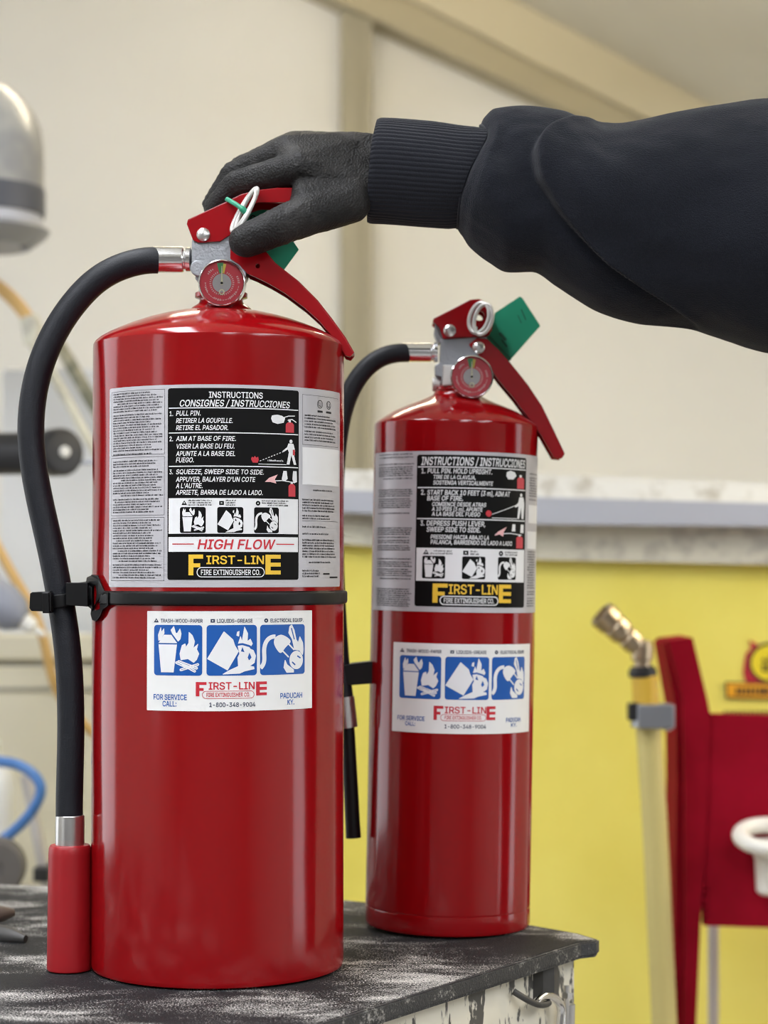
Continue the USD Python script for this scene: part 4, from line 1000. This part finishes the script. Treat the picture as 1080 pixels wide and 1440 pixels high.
obj('back_rail', strip([(318, 655), (485, 661), (760, 668), (1080, 680), (1340, 690), (1340, 730), (318, 700)], YD + .10, YD + .16), M['rail_white'], yc, 35, label='scuffed white rail')
# emblem sticker
em = obj('emblem', strip([(1045, 945), (1049, 920), (1056, 912), (1054, 900), (1068, 908), (1082, 904), (1098, 908), (1112, 900), (1110, 912), (1117, 920), (1121, 945), (1117, 962), (1049, 962)], YD - .002, YD), M['emblem_red'], yc, False, label='dark red and yellow emblem with orange banner')
disc = Polygon([tuple(P(1083 + 27 * math.cos(t), 932 + 25 * math.sin(t), YD)[[0, 2]]) for t in np.linspace(0, 2 * np.pi, 40, endpoint=False)])
obj('emblem_ring', prism(disc.buffer(.0035).difference(disc), YD - .0026, YD - .001), M['emblem_dark'], em, False)
obj('emblem_disc', prism(disc, YD - .0026, YD - .001), M['emblem_yellow'], em, False)
bn = strip([(1020, 959), (1147, 962), (1147, 986), (1021, 982)], YD - .0036, YD - .001)
obj('banner_border', bn, M['emblem_dark'], em, False)
obj('banner', strip([(1022, 961), (1145, 964), (1145, 984), (1023, 980)], YD - .0042, YD - .001), M['emblem_orange'], em, False)
rng = random.Random(3); mk = []
x = 1035
while x < 1130:
    mk.append(strip([(x, 967), (x + 4, 967), (x + 4, 977), (x, 977)], YD - .0048, YD - .0042)); x += 5 + 3 * rng.random()
x = 1072
for yy in (926, 934, 940):
    mk += [strip([(x + k * 6, yy), (x + k * 6 + 4, yy), (x + k * 6 + 4, yy + 5), (x + k * 6, yy + 5)], YD - .0032, YD - .0026) for k in range(4)]
x = 1018
while x < 1150:
    mk.append(strip([(x, 1000), (x + 4, 1000), (x + 4, 1004), (x, 1004)], YD - .001, YD)); x += 6
obj('emblem_print', cat_(mk), M['emblem_dark'], em, False, kind='stuff')

# ------------------------------------------------------------------ red stand with cup holder
RD = 2.30
rs = thing('red_stand', 'crimson steel stand with an angled top upright and a wide plate at the right', 'stand', (P(1040, 900, RD)[0], RD + .05, 0))
up = [(934, 906), (938, 899), (974, 897), (993, 985), (999, 1005), (992, 1200), (985, 1300), (978, 1440), (970, 1760), (966, 2050), (938, 2050), (944, 1760), (950, 1440), (957, 1100), (960, 985)]
front = [(940, 901), (974, 897), (995, 985), (999, 1005), (992, 1200), (985, 1300), (979, 1440), (972, 1760), (968, 2030), (950, 2030), (956, 1760), (962, 1440), (964, 1300), (963, 1100), (961, 985)]
def wedge(pts, d0, d1):
    return prism(Polygon([tuple(P(x, y, d0)[[0, 2]]) for x, y in pts]).buffer(0), d0, d1)
obj('upright', wedge(front, RD, RD + .10), M['crimson'], rs, False)
# the side flange of the upright, set back towards the left
obj('side_flange', wedge([(934, 905), (944, 900), (966, 985), (966, 1100), (964, 1440), (958, 1760), (952, 2030), (934, 2030), (940, 1760), (947, 1440), (952, 1100), (951, 1000)], RD + .02, RD + .11), M['crimson'], rs, False)
obj('plate', wedge([(992, 1004), (1300, 1012), (1300, 1312), (990, 1302)], RD + .004, RD + .022), M['crimson'], rs, False)
obj('upright', wedge([(1282, 900), (1318, 900), (1318, 2030), (1282, 2030)], RD, RD + .10), M['crimson'], rs, False)
obj('foot', box(P(925, 0, RD)[0], P(1330, 0, RD)[0], RD - .02, RD + .16, 0, .17, .004), M['crimson'], rs)
for k in range(5):
    c = P(992 + (k % 2) * 1.5, 1246 + 10 * k, RD + .003); obj('weld', sphere(c, .0034, 1), M['crimson'], rs)
ch = thing('cup_holder', 'white plastic ring holder with a short tube on the red plate', 'holder', P(1086, 1210, RD - .03))
rc = P(1087, 1177, RD - .040); k3 = RD / F
tor = [rc + np.array([45 * k3 * math.cos(t), 38 * k3 * math.sin(t), 12 * k3 * math.sin(t)]) for t in np.linspace(0, 2 * np.pi, 60, endpoint=False)]
obj('ring', loop(tor, 11 * k3, 18), M['white_plastic'], ch, True)
cc = P(1086, 1205, RD - .032)
obj('collar', lathe([(0, 0), (20 * k3, 0), (25 * k3, .004), (28 * k3, 16 * k3), (27 * k3, 30 * k3), (0, 30 * k3)], 36, at=P(1086, 1212, RD - .024)), M['white_plastic'], ch)
obj('tube', lathe([(0, 0), (15 * k3, 0), (20 * k3, 5 * k3), (22 * k3, 50 * k3), (0, 50 * k3)], 36, at=P(1084, 1258, RD - .024)), M['white_plastic'], ch)
gp = thing('grey_pipe', 'slim pale grey pipe standing behind the red stand', 'pipe', P(1003, 1300, RD + .10))
obj('pipe', tube([P(1003, 1270, RD + .21), P(1003, 1440, RD + .21), [P(1003, 1440, RD + .21)[0], RD + .21, 0.0]], 8.5 * k3, 20), M['pipe_grey'], gp)
obj('pipe_foot', lathe([(0, 0), (.03, 0), (.03, .006), (0, .008)], 28, at=(P(1003, 1440, RD + .21)[0], RD + .21, 0)), M['pipe_grey'], gp)

# ------------------------------------------------------------------ yellow hose with brass coupling
HD = 2.272
hs = thing('yellow_hose', 'yellow braided hose standing upright with a brass coupling on its end', 'hose', P(925, 1440, HD))
hpath = spline([P(908, 958, HD), P(911, 1010, HD), P(917, 1100, HD), P(924, 1220, HD), P(929, 1330, HD), P(934, 1440, HD), P(936, 1600, HD - .01), P(920, 1850, HD - .04), P(880, 2140, HD - .08)], 240)
hr = 17.5 * k3
hm = tube(hpath, hr, 48)
v = np.array(hm.vertices); t = np.repeat(np.arange(240), 48); aa = np.tile(np.arange(48), 240) / 48 * 2 * np.pi
ln = np.r_[0, np.cumsum(np.linalg.norm(np.diff(hpath, axis=0), axis=1))][t]
rr = .00035 * (np.sin(ln / .0055 * 2 * np.pi + aa * 6) * np.sin(ln / .0055 * 2 * np.pi - aa * 6))
v[:240 * 48] += (v[:240 * 48] - hpath[t]) / hr * rr[:, None]
hm.vertices = v
obj('hose', hm, M['hose_yellow'], hs, True)
obj('sleeve', tube([P(906.5, 950, HD), P(909, 995, HD)], 18.5 * k3, 28), M['sleeve_yellow'], hs, label='darker amber end of the hose')
def seg(prof, a, b): return along(lathe(prof, 32), a, b)
kk = HD / F
a, b = P(904, 952, HD), P(902, 905, HD)
obj('band', seg([(0, 0), (19 * kk, 0), (20 * kk, 2 * kk), (20 * kk, 10 * kk), (17 * kk, 12 * kk), (17 * kk, 15 * kk), (0, 15 * kk)], a, b), M['machine_black'], hs, label='black crimp band')
obj('stem', seg([(0, 10 * kk), (12 * kk, 10 * kk), (12 * kk, 22 * kk), (15 * kk, 24 * kk), (16.5 * kk, 40 * kk), (14 * kk, 50 * kk), (0, 54 * kk)], a, b), M['brass'], hs)
a, b = P(906, 918, HD), P(845, 863, HD - .01); L = np.linalg.norm(b - a); h = lambda x: x * L
obj('coupling', seg([(0, 0), (12 * kk, h(.02)), (14 * kk, h(.2)), (16 * kk, h(.24)), (16 * kk, h(.40)), (13.5 * kk, h(.43)), (17 * kk, h(.48)), (18.5 * kk, h(.55)), (18.5 * kk, h(.70)), (16.5 * kk, h(.73)), (20 * kk, h(.77)), (20.5 * kk, h(.96)), (19 * kk, h(1.0)), (14 * kk, h(1.0)), (12.5 * kk, h(.9)), (12 * kk, h(.7)), (0, h(.7))], a, b), M['brass'], hs, label='worn brass quick coupling')
cl = thing('hose_clamp', 'grey steel clamp holding the yellow hose to the red stand', 'clamp', P(917, 1007, HD))
cy = lathe([(hr + .0008, 0), (hr + .0045, 0), (hr + .0045, .026), (hr + .0008, .026), (hr + .0008, 0)], 36, at=P(910.5, 1022, HD))
obj('clamp_ring', cy, M['clamp_steel'], cl)
obj('clamp_jaw', wbox(897, 949, 991, 1025, HD - hr - .012, HD - hr - .004, .002), M['clamp_steel'], cl)
obj('clamp_back', wbox(884, 900, 989, 1014, HD - hr - .006, HD - hr + .012, .002), M['machine_black'], cl)
obj('clamp_bolt', tube([P(938, 989, HD - .002), P(938, 1027, HD - .002)], .0045, 12), M['clamp_steel'], cl)

# ------------------------------------------------------------------ blurred things at the left
GD = 2.7
g = GD / F
c = P(-32, 350, GD)
hd = thing('domed_hood', 'grey domed plastic hood with dark band hanging at the upper left', 'hood', c)
hz = lambda y: P(-32, y, GD)[2]
R = 92 * g
def dom(pts): return [(r * g, hz(y)) for r, y in pts]
at = (c[0], c[1], 0)
obj('dome', lathe(dom([(0, 112), (20, 114), (42, 122), (62, 137), (78, 157), (88, 180), (92, 204), (93, 230), (93, 274), (0, 274)]), 72, at=at), M['hood_grey'], hd)
obj('band', lathe(dom([(0, 262), (94.5, 266), (95, 270), (95, 300), (94, 304), (0, 304)]), 72, at=at), M['hood_dark'], hd, label='dark slate band')
obj('visor', lathe(dom([(0, 300), (90, 303), (91, 312), (84, 326), (0, 326)]), 72, at=at), M['hood_light'], hd, label='pale visor strip')
obj('rim', lathe(dom([(0, 322), (82, 324), (92, 318), (102, 325), (96, 333), (76, 348), (0, 346)]), 72, at=at), M['hood_rim'], hd)
obj('spout', lathe([(0, 0), (4 * g, 0), (20 * g, 16 * g), (0, 18 * g)], 24, at=P(36, 352, GD - .01)), M['hood_rim'], hd)
obj('hanger', tube([(c[0], c[1], hz(113)), (c[0], c[1], 2.75)], .004, 10), M['hood_rim'], hd)
TD = 2.75
th = thing('tan_air_hose', 'tan air hose sagging behind the black hose with a pale coupling', 'hose', P(40, 460, TD))
gg = TD / F
obj('hose', tube(spline([P(-120, 368, TD), P(-50, 378, TD), P(0, 405, TD), P(28, 432, TD), P(42, 452, TD)], 40), 9.5 * gg, 16), M['tan_hose'], th)
obj('coupling', tube([P(40, 446, TD), P(46, 462, TD), P(44, 486, TD)], [14 * gg, 15 * gg, 11 * gg], 20), M['cream_trim'], th, label='pale coupling')
obj('lower_hose', tube(spline([P(44, 480, TD), P(56, 500, TD), P(84, 544, TD + .02), P(120, 612, TD + .03), P(190, 720, TD + .05), P(240, 860, TD + .06)], 50), 7 * gg, 16), M['cream_trim'], th)
oh = thing('olive_hose', 'mottled olive hose slanting down behind the large extinguisher', 'hose', P(100, 520, TD + .04))
obj('hose', tube(spline([P(72, 470, TD + .13), P(94, 503, TD + .13), P(115, 540, TD + .13), P(147, 595, TD + .14), P(210, 725, TD + .15), P(230, 900, TD + .15)], 50), 10 * gg, 16), M['olive_hose'], oh)
WD = 3.0
wp = thing('upright_whiteboard', 'smooth white board standing behind the hoses at the left', 'panel', (P(60, 900, WD)[0], WD, 0))
obj('panel', box(P(6, 0, WD)[0], P(260, 0, WD)[0], WD, WD + .02, .70, P(0, 518, WD)[2], .003), M['panel_white'], wp)
for x in (40, 230): obj('support', box(P(x, 0, WD)[0], P(x, 0, WD)[0] + .03, WD + .02, WD + .05, 0, 1.2), M['pipe_grey'], wp)
BD = 2.86
bc = thing('beige_cabinet', 'low beige metal cabinet with a recessed seam beneath the white board', 'cabinet', (P(0, 900, BD)[0], BD + .05, 0))
a = P(-260, 1000, BD)[0]; b = P(240, 1000, BD)[0]
zt, zs1, zs2 = P(0, 893, BD)[2], P(0, 938, BD)[2], P(0, 928, BD)[2]
obj('body', box(a, b, BD, BD + .09, 0.02, zs1, .003), M['beige'], bc)
obj('top', box(a, b, BD, BD + .09, zs2, zt, .003), M['beige'], bc)
obj('seam_strip', box(a + .004, b - .004, BD + .012, BD + .085, zs1 - .004, zs2 + .004), M['beige_line'], bc, False)
obj('bead', box(a, b, BD - .004, BD + .01, P(0, 972, BD)[2], P(0, 966, BD)[2], .001), M['beige_line'], bc)
MD = 2.55
bm = thing('black_handwheel', 'black machine spindle ending in a knob with a pale centre bolt', 'machine spindle', P(40, 640, MD))
mg = MD / F
a = P(-420, 645, MD + .16); b = P(72, 637, MD)
obj('spindle', seg([(0, 0), (30 * mg, 0), (30 * mg, np.linalg.norm(b - a)), (0, np.linalg.norm(b - a))], a, b), M['machine_black'], bm)
b2 = P(78, 637, MD); dirv = np.array([.62, -.78, 0]); dirv /= np.linalg.norm(dirv)
obj('knob', seg([(0, 0), (30 * mg, 0), (33.5 * mg, 4 * mg), (34 * mg, 30 * mg), (31 * mg, 36 * mg), (24 * mg, 38 * mg), (0, 38 * mg)], P(72, 637, MD), P(72, 637, MD) + dirv), M['machine_black'], bm)
obj('centre_bolt', seg([(0, 0), (8 * mg, 0), (7 * mg, 4 * mg), (0, 5 * mg)], P(72, 637, MD) + dirv * 38 * mg, P(72, 637, MD) + dirv), M['white_plastic'], bm, label='pale centre bolt')
obj('rod', tube([P(70, 648, MD + .03), P(190, 652, MD + .03)], 3.5 * mg, 12), M['clamp_steel'], bm)
obj('bracket', box(P(-430, 0, MD + .05)[0], P(-390, 0, MD + .05)[0], MD + .10, MD + .22, 0.0, P(0, 690, MD)[2], .004), M['tool_grey'], bm)
th2 = thing('slim_air_hose', 'thin tan hose running down past the grey tool at the left', 'hose', P(40, 860, 2.6))
obj('hose', tube(spline([P(-40, 690, 2.6), P(-8, 760, 2.6), P(20, 812, 2.6), P(50, 866, 2.6), P(66, 920, 2.6), P(80, 970, 2.62), P(130, 1030, 2.66), P(200, 1130, 2.7)], 60), 7 * 2.6 / F, 14), M['tan_hose'], th2)
tl = thing('grey_tool', 'blue grey pointed air tool with a pale tip in front of the thin tan hose', 'tool', P(0, 850, 2.55))
a, b = P(-70, 800, 2.55), P(62, 893, 2.55); L = np.linalg.norm(b - a)
obj('tool_body', seg([(0, 0), (24 * mg, 0), (32 * mg, L * .2), (33 * mg, L * .55), (26 * mg, L * .70), (15 * mg, L * .78), (0, L * .78)], a, b), M['tool_grey'], tl)
obj('tool_tip', seg([(0, L * .76), (12 * mg, L * .77), (11 * mg, L * .88), (5 * mg, L * .91), (4 * mg, L), (0, L)], a, b), M['white_plastic'], tl, label='pale tip')
obj('tool_hook', tube(spline([a + np.array([0, 0, .01]), a + np.array([-.04, -.01, .03]), a + np.array([-.10, -.02, .04])], 16), .006, 12), M['machine_black'], tl)
UD = 2.5
ug = UD / F
bh = thing('blue_hose', 'blue rubber hose looped at the lower left beyond the cart', 'hose', P(30, 1100, UD))
obj('hose', tube(spline([P(-120, 1085, UD), P(-60, 1072, UD), P(0, 1071, UD), P(38, 1082, UD - .01), P(57, 1106, UD - .015), P(48, 1136, UD - .01), P(22, 1166, UD), P(-10, 1190, UD + .01), P(-70, 1215, UD + .02), P(-150, 1225, UD + .02)], 90), 7.5 * ug, 18), M['blue_hose'], bh)
jg = thing('white_jug', 'white plastic jug behind the loop of blue hose', 'jug', P(-12, 1240, UD + .15))
jz = lambda y: P(0, y, UD + .15)[2]
jx = P(-16, 1100, UD + .15)
obj('jug_body', lathe([(0, jz(1260) + .0005), (36 * ug, jz(1260) + .0005), (40 * ug, jz(1250)), (40 * ug, jz(1110)), (34 * ug, jz(1085)), (20 * ug, jz(1062)), (16 * ug, jz(1056)), (0, jz(1056))], 40, at=(jx[0], jx[1], 0)), M['panel_white'], jg)
obj('jug_cap', lathe([(0, jz(1058)), (18 * ug, jz(1058)), (18 * ug, jz(1044)), (16 * ug, jz(1042)), (0, jz(1042))], 32, at=(jx[0], jx[1], 0)), M['white_plastic'], jg)
jt = thing('work_stand', 'grey tubular stand with a slanting leg below the blue hose', 'stand', (jx[0], UD + .15, 0))
obj('shelf', box(jx[0] - .16, P(46, 0, UD + .15)[0], UD + .08, UD + .24, jz(1266), jz(1260), .002), M['pipe_grey'], jt)
obj('leg', tube([P(36, 1090, UD + .06), P(50, 1160, UD + .06), P(64, 1236, UD + .06), [P(64, 1236, UD + .06)[0] + .10, UD + .06, 0]], 8 * ug, 14), M['pipe_grey'], jt)
obj('leg', tube([P(-140, 1262, UD + .1), [P(-150, 0, UD)[0], UD + .1, 0]], 8 * ug, 14), M['pipe_grey'], jt)
obj('leg', tube([P(40, 1264, UD + .22), [P(60, 0, UD)[0], UD + .22, 0]], 8 * ug, 14), M['pipe_grey'], jt)
obj('clamp_foot', box(P(54, 0, UD + .04)[0], P(76, 0, UD + .04)[0], UD + .03, UD + .09, P(0, 1246, UD)[2], P(0, 1226, UD)[2], .002), M['machine_black'], jt)
rl = thing('grinding_roller', 'dark grey round roller peeking above the cart at the left edge', 'roller', P(-2, 1212, 2.3))
rg2 = 2.3 / F
obj('roller', seg([(0, 0), (36 * rg2, 0), (41 * rg2, 5 * rg2), (41 * rg2, 40 * rg2), (36 * rg2, 46 * rg2), (12 * rg2, 46 * rg2), (10 * rg2, 42 * rg2), (0, 42 * rg2)], P(-3, 1216, 2.32), P(-3, 1216, 2.32) + np.array([.1, -1, 0])), M['roller'], rl)
obj('axle', tube([P(-3, 1216, 2.30), P(-3, 1216, 2.42)], 6 * rg2, 14), M['steel_dark'], rl)
obj('bracket', box(P(-20, 0, 2.42)[0], P(14, 0, 2.42)[0], 2.40, 2.43, 0, P(0, 1200, 2.42)[2]), M['tool_grey'], rl)

# ------------------------------------------------------------------ pliers on the cart
pd = 1.56
pl = thing('pliers', 'dark steel pliers lying open on the left of the cart lid', 'pliers', (P(-10, 1310, pd)[0], pd, TZ))
def jaw(pts, y0, z0, z1):
    return flat(Polygon(pts).buffer(-.001).buffer(.001), z0, z1)
x1 = P(36, 1318, 1.535)[0]
def blade(tip, tail, w0, w1, z, r):
    """A tapering, rounded jaw or handle from tip to tail."""
    tip, tail = np.array(tip), np.array(tail); t = np.linspace(0, 1, 14)[:, None]
    p = tip + (tail - tip) * t + np.array([0, 0, 1]) * 0
    m = tube(p, np.interp(t[:, 0], [0, .15, .6, 1], [w0, w0 * 2.2, w1, w1 * .8]), 16)
    return m
ta = np.array([x1, 1.535, TZ + .0030]); tb = np.array([P(20, 1282, 1.60)[0], 1.60, TZ + .012])
piv = np.array([ta[0] - .075, 1.575, TZ + .009])
for tip, mt, tail in ((ta, 'steel_dark', piv + [-.10, .05, 0]), (tb, 'steel_brown', piv + [-.10, -.045, 0])):
    hw = .0085
    m = blade(tip, piv, .0028, hw, 0, 0); v = np.array(m.vertices); zc = np.interp(v[:, 0], [piv[0], tip[0]], [piv[2], tip[2]])
    m.vertices = v
    obj('jaw', m, M[mt], pl)
    obj('handle', tube(spline([piv, piv * .5 + tail * .5 + [0, (tail[1] - piv[1]) * .3, 0], tail], 20), np.linspace(.006, .0075, 20), 16), M['red_plastic'] if False else M[mt], pl)
obj('pivot', lathe([(0, 0), (.008, 0), (.008, .006), (.006, .008), (0, .008)], 24, at=(piv[0], piv[1], piv[2] + .004)), M['steel_dark'], pl)
